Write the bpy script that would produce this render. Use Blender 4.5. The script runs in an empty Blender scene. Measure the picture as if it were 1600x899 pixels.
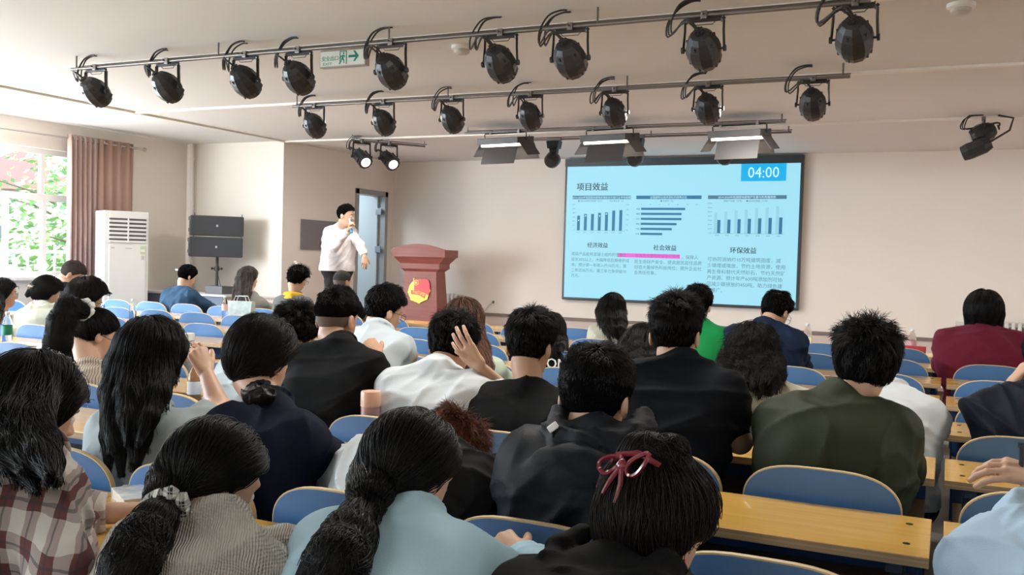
import bpy, bmesh, math, random
import numpy as np
from mathutils import Vector, Matrix

R_ = math.radians
S = bpy.context.scene
COL = S.collection
# ------------------------------------------------------------------ camera (measured from the photograph, frame 1600x899)
CF, CYAW, CPITCH, CROLL, CZ = 1453.83, 25.094, -1.844, 1.612, 1.45
def cam_basis():
    y, p, r = map(R_, (CYAW, CPITCH, CROLL))
    fw = Vector((-math.sin(y)*math.cos(p), math.cos(y)*math.cos(p), math.sin(p)))
    rt = Vector((math.cos(y), math.sin(y), 0)); up = rt.cross(fw)
    return fw, rt*math.cos(r)+up*math.sin(r), up*math.cos(r)-rt*math.sin(r)
FW, RT, UP = cam_basis()
def ray(u, v): return (FW*CF + RT*(u-800) + UP*(449.5-v)).normalized()
O3 = Vector((0, 0, CZ))
def atZ(u, v, z): d = ray(u, v); return O3 + d*((z-CZ)/d.z)
def atY(u, v, y): d = ray(u, v); return O3 + d*(y/d.y)
def atX(u, v, x): d = ray(u, v); return O3 + d*(x/d.x)
cam = bpy.data.cameras.new('camera'); cam.sensor_width = 36; cam.lens = CF/1600*36; cam.clip_start = .05; cam.clip_end = 200
co = bpy.data.objects.new('camera', cam); COL.objects.link(co)
Mx = Matrix.Identity(4)
for i in range(3): Mx[i][0] = RT[i]; Mx[i][1] = UP[i]; Mx[i][2] = -FW[i]; Mx[i][3] = O3[i]
co.matrix_world = Mx; S.camera = co
# ------------------------------------------------------------------ world, sun, lamps, exposure
W = bpy.data.worlds.new('sky'); S.world = W; W.use_nodes = True
wn = W.node_tree; bg = wn.nodes['Background']
bg.inputs[0].default_value = (.72, .86, 1.0, 1); bg.inputs[1].default_value = 3.2
sun = bpy.data.lights.new('sun', 'SUN'); sun.energy = 4.5; sun.angle = R_(1.5); sun.color = (1, .93, .82)
so = bpy.data.objects.new('sun', sun); COL.objects.link(so)
so.rotation_euler = Vector((.20, .72, -.66)).to_track_quat('-Z', 'Y').to_euler()
def area(name, loc, d, sx, sy, e, c):
    l = bpy.data.lights.new(name, 'AREA'); l.shape = 'RECTANGLE'; l.size = sx; l.size_y = sy; l.energy = e; l.color = c
    o = bpy.data.objects.new(name, l); COL.objects.link(o); o.location = loc
    o.rotation_euler = Vector(d).to_track_quat('-Z', 'Y').to_euler(); return o
WINS = [(6.15, 9.05), (3.0, 5.3), (-.6, 2.2), (-4.4, -1.6)]
for k, (a, b) in enumerate(WINS[1:]):          # daylight through each window of the left wall
    area('window_daylight', (-9.93, (a+b)/2, 1.85), (1, .05, -.18), (b-a), 1.5, 190, (.80, .90, 1.0))
for k, (x, y) in enumerate([(-6.5, -2.0), (-2, -2.0), (2.2, -2.0), (-6.0, 3.7), (-1.6, 3.7), (2.6, 3.7), (-6.0, 8.6), (-1.6, 8.6), (2.6, 8.6)]):   # soft overhead fill lamps added to brighten the hall and front wall
    area('overhead_fill', (x, y, 2.86), (0, 0, -1), 1.3, .5, 36, (1.0, .96, .9))
area('window_daylight', (-9.90, 6.60, 1.85), (1, .55, -.12), .85, 1.5, 95, (.93, .95, .97))     # the part of the first window left of the frame
S.view_settings.view_transform = 'Standard'; S.view_settings.look = 'None'
S.view_settings.exposure = 0.75; S.view_settings.gamma = 1

# ------------------------------------------------------------------ small toolkit
def tag(o, label=None, cat=None, group=None, kind=None):
    if label: o['label'] = label
    if cat: o['category'] = cat
    if group: o['group'] = group
    if kind: o['kind'] = kind
    return o
def empty(name, loc=(0, 0, 0), rz=0, label=None, cat=None, group=None):
    o = bpy.data.objects.new(name, None); COL.objects.link(o); o.location = loc; o.rotation_euler = (0, 0, rz)
    o.empty_display_size = .1
    return tag(o, label, cat, group)
def copy_tree(o, parent=None):
    c = o.copy(); COL.objects.link(c); c.parent = parent
    for ch in list(o.children): copy_tree(ch, c)
    return c
MATS = {}
def mat(name, col=(.8, .8, .8), rough=.6, metal=0, emit=None, estr=1, noise=0, nscale=20, bump=0, bscale=60, bstretch=(1, 1, 1), alpha=None, trans=0, ior=1.45, coat=0, sheen=0):
    if name in MATS: return MATS[name]
    m = bpy.data.materials.new(name); m.use_nodes = True; MATS[name] = m
    n = m.node_tree.nodes; L = m.node_tree.links; b = n['Principled BSDF']
    c4 = (*col, 1); b.inputs['Base Color'].default_value = c4
    b.inputs['Roughness'].default_value = rough; b.inputs['Metallic'].default_value = metal
    if coat: b.inputs['Coat Weight'].default_value = coat; b.inputs['Coat Roughness'].default_value = .15
    if sheen: b.inputs['Sheen Weight'].default_value = sheen
    if trans: b.inputs['Transmission Weight'].default_value = trans; b.inputs['IOR'].default_value = ior
    if emit: b.inputs['Emission Color'].default_value = (*emit, 1); b.inputs['Emission Strength'].default_value = estr
    if noise or bump:
        tc = n.new('ShaderNodeTexCoord'); mp = n.new('ShaderNodeMapping'); mp.inputs['Scale'].default_value = bstretch
        L.new(tc.outputs['Object'], mp.inputs[0])
    if noise:
        t = n.new('ShaderNodeTexNoise'); t.inputs['Scale'].default_value = nscale; t.inputs['Detail'].default_value = 4; L.new(mp.outputs[0], t.inputs['Vector'])
        mx = n.new('ShaderNodeMix'); mx.data_type = 'RGBA'; mx.blend_type = 'MULTIPLY'; mx.inputs[0].default_value = 1
        cr = n.new('ShaderNodeMapRange'); cr.inputs['To Min'].default_value = 1-noise; cr.inputs['To Max'].default_value = 1+noise
        L.new(t.outputs['Fac'], cr.inputs[0]); mx.inputs[6].default_value = c4; L.new(cr.outputs[0], mx.inputs[7]); L.new(mx.outputs[2], b.inputs['Base Color'])
    if bump:
        t = n.new('ShaderNodeTexNoise'); t.inputs['Scale'].default_value = bscale; t.inputs['Detail'].default_value = 3; L.new(mp.outputs[0], t.inputs['Vector'])
        bp = n.new('ShaderNodeBump'); bp.inputs['Strength'].default_value = bump; bp.inputs['Distance'].default_value = .01
        L.new(t.outputs['Fac'], bp.inputs['Height']); L.new(bp.outputs[0], b.inputs['Normal'])
    return m
def wood(name, c1, c2, rough=.35, axis=0, coat=0):
    if name in MATS: return MATS[name]
    m = mat(name, c1, rough, coat=coat); n = m.node_tree.nodes; L = m.node_tree.links; b = n['Principled BSDF']
    tc = n.new('ShaderNodeTexCoord'); mp = n.new('ShaderNodeMapping'); s = [14, 14, 14]; s[axis] = 1.0; mp.inputs['Scale'].default_value = s
    t = n.new('ShaderNodeTexNoise'); t.inputs['Scale'].default_value = 2.2; t.inputs['Detail'].default_value = 7; t.inputs['Distortion'].default_value = .6
    r = n.new('ShaderNodeValToRGB'); r.color_ramp.elements[0].position = .3; r.color_ramp.elements[1].position = .7
    r.color_ramp.elements[0].color = (*c1, 1); r.color_ramp.elements[1].color = (*c2, 1)
    L.new(tc.outputs['Object'], mp.inputs[0]); L.new(mp.outputs[0], t.inputs['Vector']); L.new(t.outputs['Fac'], r.inputs[0]); L.new(r.outputs[0], b.inputs['Base Color'])
    return m
class MB:
    def __init__(s): s.v = []; s.f = []; s.mi = []; s.m = 0
    def add(s, vs, fs):
        b = len(s.v); s.v += [tuple(x) for x in vs]; s.f += [tuple(b+i for i in f) for f in fs]; s.mi += [s.m]*len(fs); return s
    def box(s, x0, x1, y0, y1, z0, z1, M=None):
        vs = [Vector((x, y, z)) for z in (z0, z1) for y in (y0, y1) for x in (x0, x1)]
        if M is not None: vs = [M @ v for v in vs]
        return s.add(vs, [(0, 2, 3, 1), (4, 5, 7, 6), (0, 1, 5, 4), (2, 6, 7, 3), (0, 4, 6, 2), (1, 3, 7, 5)])
    def tube(s, pts, r, n=8, caps=True, flat=None):
        pts = [Vector(p) for p in pts]; rr = r if isinstance(r, (list, tuple)) else [r]*len(pts)
        rings = []; up = None
        for i, p in enumerate(pts):
            d = (pts[min(i+1, len(pts)-1)] - pts[max(i-1, 0)]).normalized()
            if up is None: up = Vector((0, 0, 1)) if abs(d.z) < .9 else Vector((0, 1, 0))
            a = d.cross(up)
            if a.length < 1e-4: a = d.orthogonal()
            a.normalize(); bb = a.cross(d).normalized(); up = bb
            k2 = flat if flat else 1
            rings.append([p + (a*math.cos(2*math.pi*k/n) + bb*k2*math.sin(2*math.pi*k/n))*rr[i] for k in range(n)])
        vs = [v for rg in rings for v in rg]; fs = []
        for i in range(len(pts)-1):
            for k in range(n): fs.append((i*n+k, (i+1)*n+k, (i+1)*n+(k+1) % n, i*n+(k+1) % n))
        if caps: fs.append(tuple(range(n))); fs.append(tuple((len(pts)-1)*n+k for k in reversed(range(n))))
        return s.add(vs, fs)
    def lathe(s, prof, n=16, M=None, caps=True):     # prof: (r, z)
        vs = [Vector((r*math.cos(2*math.pi*k/n), r*math.sin(2*math.pi*k/n), z)) for r, z in prof for k in range(n)]
        if M is not None: vs = [M @ v for v in vs]
        fs = []
        for i in range(len(prof)-1):
            for k in range(n): fs.append((i*n+k, i*n+(k+1) % n, (i+1)*n+(k+1) % n, (i+1)*n+k))
        if caps: fs.append(tuple(reversed(range(n)))); fs.append(tuple((len(prof)-1)*n+k for k in range(n)))
        return s.add(vs, fs)
    def ball(s, c, r, n=12, m=8, M=None):
        rx, ry, rz = r if isinstance(r, (tuple, list)) else (r, r, r); c = Vector(c); vs = []; fs = []
        for j in range(1, m):
            t = math.pi*j/m
            for k in range(n): vs.append(Vector((rx*math.sin(t)*math.cos(2*math.pi*k/n), ry*math.sin(t)*math.sin(2*math.pi*k/n), rz*math.cos(t))))
        vs += [Vector((0, 0, rz)), Vector((0, 0, -rz))]
        for j in range(m-2):
            for k in range(n): fs.append((j*n+k, (j+1)*n+k, (j+1)*n+(k+1) % n, j*n+(k+1) % n))
        for k in range(n):
            fs.append((len(vs)-2, k, (k+1) % n)); fs.append((len(vs)-1, (m-2)*n+(k+1) % n, (m-2)*n+k))
        vs = [((M @ v) if M is not None else v) + c for v in vs]
        return s.add(vs, fs)
    def prism(s, poly, y0, y1, M=None):       # polygon in xz, extruded along y
        n = len(poly); vs = [Vector((x, y, z)) for y in (y0, y1) for x, z in poly]
        if M is not None: vs = [M @ v for v in vs]
        return s.add(vs, [tuple(range(n)), tuple(reversed(range(n, 2*n)))] + [(k, (k+1) % n + 0, (k+1) % n+n, k+n)[::-1] for k in range(n)])
    def build(s, name, m, parent=None, smooth=False, bevel=0, kind=None, label=None):
        me = bpy.data.meshes.new(name); me.from_pydata(s.v, [], s.f)
        for x in (m if isinstance(m, (list, tuple)) else [m]): me.materials.append(x)
        if max(s.mi or [0]): me.polygons.foreach_set('material_index', s.mi)
        bm = bmesh.new(); bm.from_mesh(me); bmesh.ops.recalc_face_normals(bm, faces=bm.faces)
        if bevel: bmesh.ops.bevel(bm, geom=list(bm.edges), offset=bevel, segments=2, affect='EDGES', profile=.6)
        bm.to_mesh(me); bm.free()
        if smooth:
            for p in me.polygons: p.use_smooth = True
            if hasattr(me, 'set_sharp_from_angle'): me.set_sharp_from_angle(angle=R_(38))
        me.update()
        o = bpy.data.objects.new(name, me); COL.objects.link(o); o.parent = parent
        if kind: o['kind'] = kind
        if label: o['label'] = label
        return o
def struct(name, mb, m, **k): o = mb.build(name, m, None, **k); o['kind'] = 'structure'; return o
def text(name, body, size, M, m, parent=None, align='LEFT', extrude=.0005, bold=0, sx=1, valign='TOP_BASELINE', spacing=1):
    c = bpy.data.curves.new(name, 'FONT'); c.body = body; c.size = size; c.align_x = align; c.align_y = valign; c.extrude = extrude; c.resolution_u = 2
    c.space_line = spacing
    c.materials.append(m); o = bpy.data.objects.new(name, c); COL.objects.link(o); o.parent = parent
    o.matrix_local = M @ Matrix.Diagonal((sx, 1, 1, 1)); TXT.append(o)
    if bold > 0:
        o2 = o.copy(); COL.objects.link(o2); o2.parent = parent; o2.matrix_local = M @ Matrix.Translation((bold*1.6, 0, .00015)) @ Matrix.Diagonal((sx, 1, 1, 1)); TXT.append(o2)
    return o
TXT = []

# ------------------------------------------------------------------ the hall
XL, YP, YF, XS, ZC = -9.877, 10.062, 12.805, -8.159, 2.931
ST, XR, YB, LZ = .37, 4.6, -5.5, .59
wallm = mat('wall_paint', (.81, .75, .672), .75, noise=.03, nscale=1.5, bump=.03, bscale=30)
ceilm = mat('ceiling_paint', (.72, .70, .67), .8, noise=.03, nscale=.8, bump=.02, bscale=12)
whitem = mat('white_trim', (.82, .80, .76), .45)
struct('floor', MB().box(XL-.3, XR+.3, YB-.3, YF+.3, -.1, 0), mat('terrazzo_floor', (.20, .185, .17), .35, noise=.25, nscale=60))
struct('ceiling', MB().box(XL-.3, XR+.3, YB-.3, YF+.3, ZC, ZC+.1), ceilm)
b = MB(); y = YB
ws = sorted(WINS); Z0, Z1 = 1.06, 2.60
for a, c in ws: b.box(XL-.24, XL, y, a, 0, ZC); b.box(XL-.24, XL, a, c, 0, Z0); b.box(XL-.24, XL, a, c, Z1, ZC); y = c
b.box(XL-.24, XL, y, YF, 0, ZC)
struct('wall_left', b, wallm)
struct('wall_stage_left', MB().box(XL, XS, YP, YP+.2, 0, ZC), wallm)
struct('wall_front', MB().box(XS-1.6, XR+.2, YF, YF+.2, 0, ZC), wallm)
struct('wall_right', MB().box(XR, XR+.2, YB, YF, 0, ZC), wallm)
struct('wall_back', MB().box(XL, XR, YB-.2, YB, 0, ZC), wallm)
DY0, DY1, DZ = 11.80, 12.58, 2.385
b = MB(); b.box(XS-.16, XS, YP+.2, DY0, 0, ZC).box(XS-.16, XS, DY1, YF, 0, ZC).box(XS-.16, XS, DY0, DY1, DZ, ZC)
struct('wall_stage_side', b, wallm)
# stage platform with plank floor
struct('stage_riser', MB().box(XS, XR, 9.35, 9.38, 0, ST-.02), mat('riser_brown', (.28, .17, .12), .5))
so_ = struct('stage_floor', MB().box(XS, XR, 9.38, YF, ST-.06, ST-.03), mat('stage_substrate', (.2, .13, .1), .6))
plank_m = wood('stage_plank', (.60, .40, .34), (.70, .50, .43), .28, 0, coat=.2)
for k in range(24):
    y0 = 9.33 + k*(YF-9.33)/24
    MB().box(XS+.005, XR-.005, y0+.003, y0+(YF-9.33)/24-.003, ST-.03, ST+.001*(k % 2)).build('plank', plank_m, so_)
ledm = mat('ledge_brown', (.20, .155, .13), .55)
struct('trim_1', MB().box(XS, XR, YF-.035, YF, LZ-.045, LZ), ledm)
struct('baseboard_front', MB().box(XS, XR, YF-.015, YF, ST, LZ-.045), mat('lower_wall', (.60, .50, .45), .6))
struct('trim_2', MB().box(XL, XS, YP-.03, YP, .80, .83), mat('pale_trim', (.60, .53, .48), .6))
struct('baseboard_left', MB().box(XL, XL+.02, YB, YP, 0, .12), ledm)
# pale cable trunking on the ceiling
trk = mat('trunking', (.80, .76, .68), .5)
def trunk(label, x0, x1, y0, y1, h=.022):
    o = MB().box(x0, x1, y0, y1, ZC-h, ZC+.001).build('cable_trunking', trk, bevel=.003)
    return tag(o, label, 'cable trunking')
trunk('pale cable trunking across the ceiling above the nearest row of stage lights', XL, XR, 5.44, 5.50)
trunk('cream cable trunking above the middle row of stage lights, ending at right', XS, .62, 7.49, 7.55)
trunk('long cable trunking along the front edge of the stage ceiling', XS, XR, 10.03, 10.09)
trunk('cable trunking running lengthwise towards the stage at left', -8.17, -8.12, YB, YP-.02)
# pipes in the corner
pm = mat('pipe_paint', (.74, .69, .65), .5)
for x, lab in ((-10.3+.55, 'painted heating pipe in the left corner beside the air conditioner'), (-9.1, None)):
    if lab:
        p = empty('wall_pipe', (-9.72, YP-.07, .0), 0, lab, 'pipe')
        MB().tube([(0, 0, 0), (0, 0, ZC)], .028, 12).build('pipe', pm, p, smooth=True)
        for z in (.9, 2.0, 2.7): MB().tube([(0, 0, z), (0, 0, z+.03)], .04, 12).build('collar', pm, p)

# windows on the left wall
fram = mat('window_frame', (.80, .79, .77), .35)
glass = mat('window_glass', (.92, .97, 1), .02, trans=1, ior=1.01)
for wi, (a, c) in enumerate(WINS):
    w = empty('window_%d' % (wi+1), (XL-.12, a, Z0)); w['kind'] = 'structure'
    wd, ht = c-a, Z1-Z0; tz = .96
    f = MB(); t = .035
    f.box(-t, t, 0, .05, 0, ht).box(-t, t, wd-.05, wd, 0, ht).box(-t, t, 0, wd, 0, .06).box(-t, t, 0, wd, ht-.06, ht).box(-t, t, 0, wd, tz-.04, tz+.04)
    for yy in (.34+.85, .84+.85, 1.5+.85, .4): f.box(-t+.01, t-.01, yy-.03, yy+.03, .05, tz)
    f.box(-t+.01, t-.01, 1.63, 1.69, tz, ht-.03)
    f.build('window_frame', fram, w, bevel=.004)
    MB().box(-.004, .004, .03, wd-.03, .03, ht-.03).build('pane', glass, w)
    MB().box(.1, .2, -.05, wd+.05, -.04, 0).build('window_sill', whitem, w, bevel=.004)
# door with bluish room behind
dm = mat('door_frame_grey', (.36, .36, .35), .4, .3)
d = empty('door_1', (XS, DY0, ST)); d['kind'] = 'structure'; dh = DZ-ST; dw = DY1-DY0
f = MB().box(-.18, .02, -.05, .03, 0, dh+.05).box(-.18, .02, dw-.03, dw+.05, 0, dh+.05).box(-.18, .02, -.05, dw+.05, dh-.03, dh+.05)
f.build('door_frame', dm, d, bevel=.004)
leaf = MB().box(-.80, -.10, dw-.075, dw-.035, .01, dh-.03).build('door_leaf', mat('door_leaf', (.55, .60, .60), .35), d, bevel=.003)
for z in (.45, 1.15, 1.75): MB().box(-.12, -.02, dw-.09, dw-.07, z-.05, z+.05).build('hinge', mat('steel', (.35, .36, .37), .3, .9), d, bevel=.002)
br = mat('side_room_paint', (.62, .72, .80), .6)
struct('wall_side_room', MB().box(XS-1.75, XS-1.6, 10.3, YF+.2, 0, ZC).box(XS-1.6, XS-.16, 10.26, 10.3, 0, ZC).box(XS-1.6, XS-.16, YF-.02, YF-.001, 0, ZC), br)
area('side_room_lamp', (XS-.9, 11.5, 2.8), (0, 0, -1), .6, .6, 22, (.78, .9, 1))
o = MB().box(XS, XS+.03, 10.45, 11.28, 1.48, 1.90); o = tag(o.build('wall_panel', mat('panel_plum_grey', (.20, .18, .20), .35), bevel=.004), 'plum-grey rectangular panel on the wall behind the presenter', 'wall panel')
MB().box(XS+.03, XS+.034, 10.85, 11.2, 1.50, 1.60).build('panel_plate', mat('panel_dark', (.13, .115, .13), .35), o)
o = MB().box(XS, XS+.02, 11.45, 11.72, 1.75, 2.08); tag(o.build('notice_frame', whitem, bevel=.003), 'pale framed notice on the wall left of the open door', 'notice')

# radiators at the front wall
rm = mat('radiator_white', (.66, .64, .61), .35); rdk = mat('radiator_gap', (.12, .115, .11), .6)
def radiator(x0, n, z0, z1, label):
    r = empty('radiator', (x0, YF-.14, 0), 0, label, 'radiator')
    for k in range(n):
        MB().box(k*.07, k*.07+.042, 0, .09, z0, z1).build('fin', rm, r, bevel=.012)
    MB().tube([(-.04, .045, z0+.05), (n*.07, .045, z0+.05)], .018, 8).tube([(-.04, .045, z1-.05), (n*.07, .045, z1-.05)], .018, 8).build('pipe', rm, r, smooth=True)
    MB().tube([(-.12, .045, z1-.05), (-.02, .045, z1-.05)], [.03, .022], 8).build('valve', mat('valve', (.7, .7, .68), .4), r)
radiator(-8.08, 13, .55, .86, 'white column radiator at the front wall left of the lectern')
radiator(-7.12, 5, .55, .86, 'short white radiator at the front wall right of the lectern')
radiator(.22, 14, .40, .84, 'white column radiator at the far right beyond the red sweater')

# sockets
def socket(x, z, lab):
    s = empty('wall_socket', (x, YF, z), 0, lab, 'socket')
    MB().box(-.045, .045, -.012, 0, -.045, .045).build('plate', mat('ivory', (.82, .79, .70), .4), s, bevel=.003)
    MB().box(-.018, .018, -.014, -.012, -.018, .018).build('socket_face', mat('dkgrey', (.12, .12, .12), .5), s)
    MB().tube([(-.01, -.02, 0), (-.06, -.03, -.05), (-.13, -.04, -.14)], .006, 6).build('cord', mat('grey_cord', (.45, .43, .4), .5), s, smooth=True)
socket(-6.3, .76, 'ivory wall socket with a short cord right of the lectern')

# curtains and rod
rod = empty('curtain_rod', (XL+.13, 6.9, 2.75), 0, 'thin metal curtain rod above the left window', 'curtain rod')
metal = mat('rod_metal', (.55, .5, .46), .3, .8)
MB().tube([(0, 0, 0), (0, 2.25, 0)], .012, 10).build('pole', metal, rod, smooth=True)
MB().ball((0, 2.27, 0), .025).build('finial', metal, rod, smooth=True)
for y in (.2, 2.2): MB().tube([(0, y, 0), (-.13, y, 0), (-.13, y, .03)], .008, 6).build('bracket', metal, rod)
def curtain(y0, y1, z0, m, label, nf, amp, grom):
    c = empty('curtain', (XL+.13, y0, 0), 0, label, 'curtain', None)
    nu = nf*12; nv = 14; vs = []; fs = []
    random.seed(nf)
    ph = [random.uniform(-.4, .4) for _ in range(nf+1)]
    for j in range(nv+1):
        z = z0 + (2.80-z0)*j/nv; q = 1-j/nv
        for i in range(nu+1):
            t = i/nu; a = t*nf*2*math.pi + ph[int(t*nf) if t < 1 else nf]*q
            vs.append((amp*math.sin(a)*(1+.3*math.sin(3*t+z)), t*(y1-y0)+.012*math.sin(2*a+z*2)*q, z))
    for j in range(nv):
        for i in range(nu): k = j*(nu+1)+i; fs.append((k, k+1, k+nu+2, k+nu+1))
    b = MB().add(vs, fs); o = b.build('cloth', m, c, smooth=True)
    md = o.modifiers.new('t', 'SOLIDIFY'); md.thickness = .004
    for k in range(grom):
        y = (k+.5)/grom*(y1-y0)
        tor = MB(); n = 16
        tor.tube([(math.cos(2*math.pi*q/n)*.026, y, 2.75+math.sin(2*math.pi*q/n)*.026-.0) for q in range(n+1)], .006, 6, caps=False)
        tor.build('grommet', mat('grommet', (.82, .80, .78), .25, .6), c, smooth=True)
def cloth_mat(name, c, tr=.35):
    m = mat(name, c, .8, bump=.1, bscale=200); n = m.node_tree.nodes; L = m.node_tree.links
    t = n.new('ShaderNodeBsdfTranslucent'); t.inputs[0].default_value = (*c, 1); x = n.new('ShaderNodeMixShader'); x.inputs[0].default_value = tr
    L.new(n['Principled BSDF'].outputs[0], x.inputs[1]); L.new(t.outputs[0], x.inputs[2]); L.new(x.outputs[0], n['Material Output'].inputs[0]); return m
curtain(7.97, 8.42, .45, cloth_mat('curtain_rose', (.55, .40, .36), .2), 'gathered dusty pink curtain left of the air conditioner', 6, .045, 3)
curtain(8.42, 8.98, .45, cloth_mat('curtain_sand', (.60, .42, .35), .4), 'sunlit sand-coloured curtain panel behind the air conditioner', 4, .04, 4)

# ------------------------------------------------------------------ outside
grass = mat('grass', (.05, .085, .03), .9, noise=.4, nscale=8)
tag(MB().box(-40, XL-.3, -12, 30, -.4, -.3).build('ground', grass), None, None, None, 'structure')
leafm = [mat('leaf_a', (.34, .50, .20), .6), mat('leaf_b', (.52, .64, .34), .6), mat('leaf_c', (.28, .42, .24), .6)]
barkm = mat('bark', (.2, .15, .11), .9)
def tree(x, y, h, r, label, seed, n=900):
    random.seed(seed); t = empty('tree', (x, y, -.3), 0, label, 'tree', 'trees outside the window')
    MB().tube([(0, 0, 0), (.1, 0, h*.35), (0, .1, h*.7)], [.14, .1, .05], 8).build('trunk', barkm, t, smooth=True)
    b = MB()
    for k in range(7):
        a = k*.9; z = h*(.3+.07*k); b.tube([(0.05, 0, z), (math.cos(a)*r*.5, math.sin(a)*r*.5, z+r*.25), (math.cos(a)*r*.9, math.sin(a)*r*.9, z+r*.35)], [.04, .025, .01], 5)
    b.build('branches', barkm, t, kind='stuff')
    b = MB(); cl = [(random.uniform(-1, 1)*r*.7, random.uniform(-1, 1)*r*.7, h*random.uniform(.2, 1)) for _ in range(34)]
    for k in range(n*3):
        c = random.choice(cl); d = Vector((random.gauss(0, 1), random.gauss(0, 1), random.gauss(0, 1))).normalized()*r*.36*random.random()**.4
        p = Vector(c)+d; a = Vector((random.gauss(0, 1), random.gauss(0, 1), random.gauss(0, .5))).normalized(); q = a.orthogonal().normalized(); s_ = random.uniform(.06, .13)
        b.m = random.randrange(3); b.add([p-a*s_, p+q*s_*.5, p+a*s_, p-q*s_*.5], [(0, 1, 2, 3)])
    b.build('foliage', leafm, t, kind='stuff')
tree(-16.6, 9.3, 3.6, 1.7, 'leafy green tree nearest the left window pane edge', 3)
tree(-13.6, 8.6, 1.9, 1.0, 'low leafy shrub just outside the left window sill', 21, 700)
tree(-13.2, 11.6, 2.3, 1.1, 'leafy shrub beside the curtain edge outside the window', 22, 700)
tree(-17.4, 14.6, 3.6, 2.1, 'taller leafy tree behind the shrubs outside the window', 5)
tree(-21.0, 11.6, 4.2, 2.0, 'far leafy tree outside the upper left window', 8)
tree(-24.5, 25.5, 4.6, 2.2, 'farthest tree seen beyond the red roof outside', 11)
hs = empty('outbuilding', (-23.5, 19.0, -.3), .5, 'low building with a red roof seen through the left window', 'building')
MB().box(-2, 2, -2, 2, 0, 3.2).build('wall', mat('render_pale', (.7, .68, .64), .8), hs)
MB().prism([(-2.4, 3.2), (2.4, 3.2), (0, 4.3)], -2.4, 2.4).build('roof', mat('roof_red', (.60, .16, .15), .7), hs)
for x in (-1, 1): MB().box(x-.4, x+.4, -2.03, -2, 1.2, 2.3).build('window', mat('dark_pane', (.1, .13, .16), .2), hs)
fn = empty('garden_fence', (-11.9, 6, -.3), 0, 'thin pale railing outside below the left window', 'fence')
for k in range(26): MB().box(-.012, .012, k*.22, k*.22+.024, 0, 1.75).build('bar', mat('rail_paint', (.62, .66, .66), .5), fn)
MB().box(-.02, .02, -.1, 5.7, 1.62, 1.67).box(-.02, .02, -.1, 5.7, .3, .35).build('rail', MATS['rail_paint'], fn)

# ------------------------------------------------------------------ desks and chairs
ROWS = [.995+.945*k for k in range(8)]
desk_top = wood('desk_top', (.60, .345, .072), (.68, .41, .105), .22, 0, coat=.35)
ply = wood('ply_edge', (.40, .25, .12), (.66, .48, .26), .5, 0)
n_ = ply.node_tree
for nd in n_.nodes:
    if nd.type == 'MAPPING': nd.inputs['Scale'].default_value = (.6, .6, 90)
steel = mat('frame_steel', (.10, .11, .13), .35, .6)
navyp = mat('blue_laminate', (.060, .155, .40), .38, noise=.06, nscale=6)
def blue_mat():
    m = mat('chair_blue', (.066, .185, .42), .36, noise=.10, nscale=5); return m
blue = blue_mat(); edge = wood('chair_ply_edge', (.62, .46, .25), (.74, .58, .34), .5, 0)
dark = mat('screw_dark', (.05, .04, .03), .4, .5)
def make_desk(w):
    d = empty('lecture_desk'); y0, y1 = -.425, -.035
    MB().box(0, w, y0, y1, .722, .750).build('desktop', desk_top, d, bevel=.003)
    MB().box(.001, w-.001, y0-.002, y0, .7235, .7485).build('ply_edge', ply, d)
    MB().box(.03, w-.03, y0+.03, y1-.03, .585, .597).build('book_shelf', mat('shelf_wood', (.30, .21, .12), .5), d, bevel=.002)
    MB().box(.03, w-.03, y1-.035, y1-.023, .30, .715).build('modesty_panel', navyp, d, bevel=.002)
    for x in (.06, w-.10):
        MB().box(x, x+.04, y0+.05, y1-.05, 0.0, .03).box(x, x+.04, y1-.13, y1-.09, .03, .70).box(x, x+.04, y0+.03, y1-.03, .69, .722).build('leg', steel, d, bevel=.003)
    for x in (.055, w-.055):
        for y in (y0+.10, y1-.09): MB().lathe([(.009, .7495), (.009, .7515)], 10, Matrix.Translation((x, y, 0))).build('screw', dark, d)
    return d
def arc_outline(w, z0, z1):
    h = w/2; half = []; n = 13                      # broad arched top, rounded shoulders
    half.append((-h+.02, z0))
    zs = z1-.115
    half.append((-h+.006, z0+.10))
    for k in range(n):
        a = k/(n-1)*math.pi/2
        half.append((-h*math.cos(a)**.62, zs+(z1-zs)*math.sin(a)**.95) if k < n-1 else (0, z1))
    return half+[(-x, z) for x, z in reversed(half[:-1])]
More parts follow.
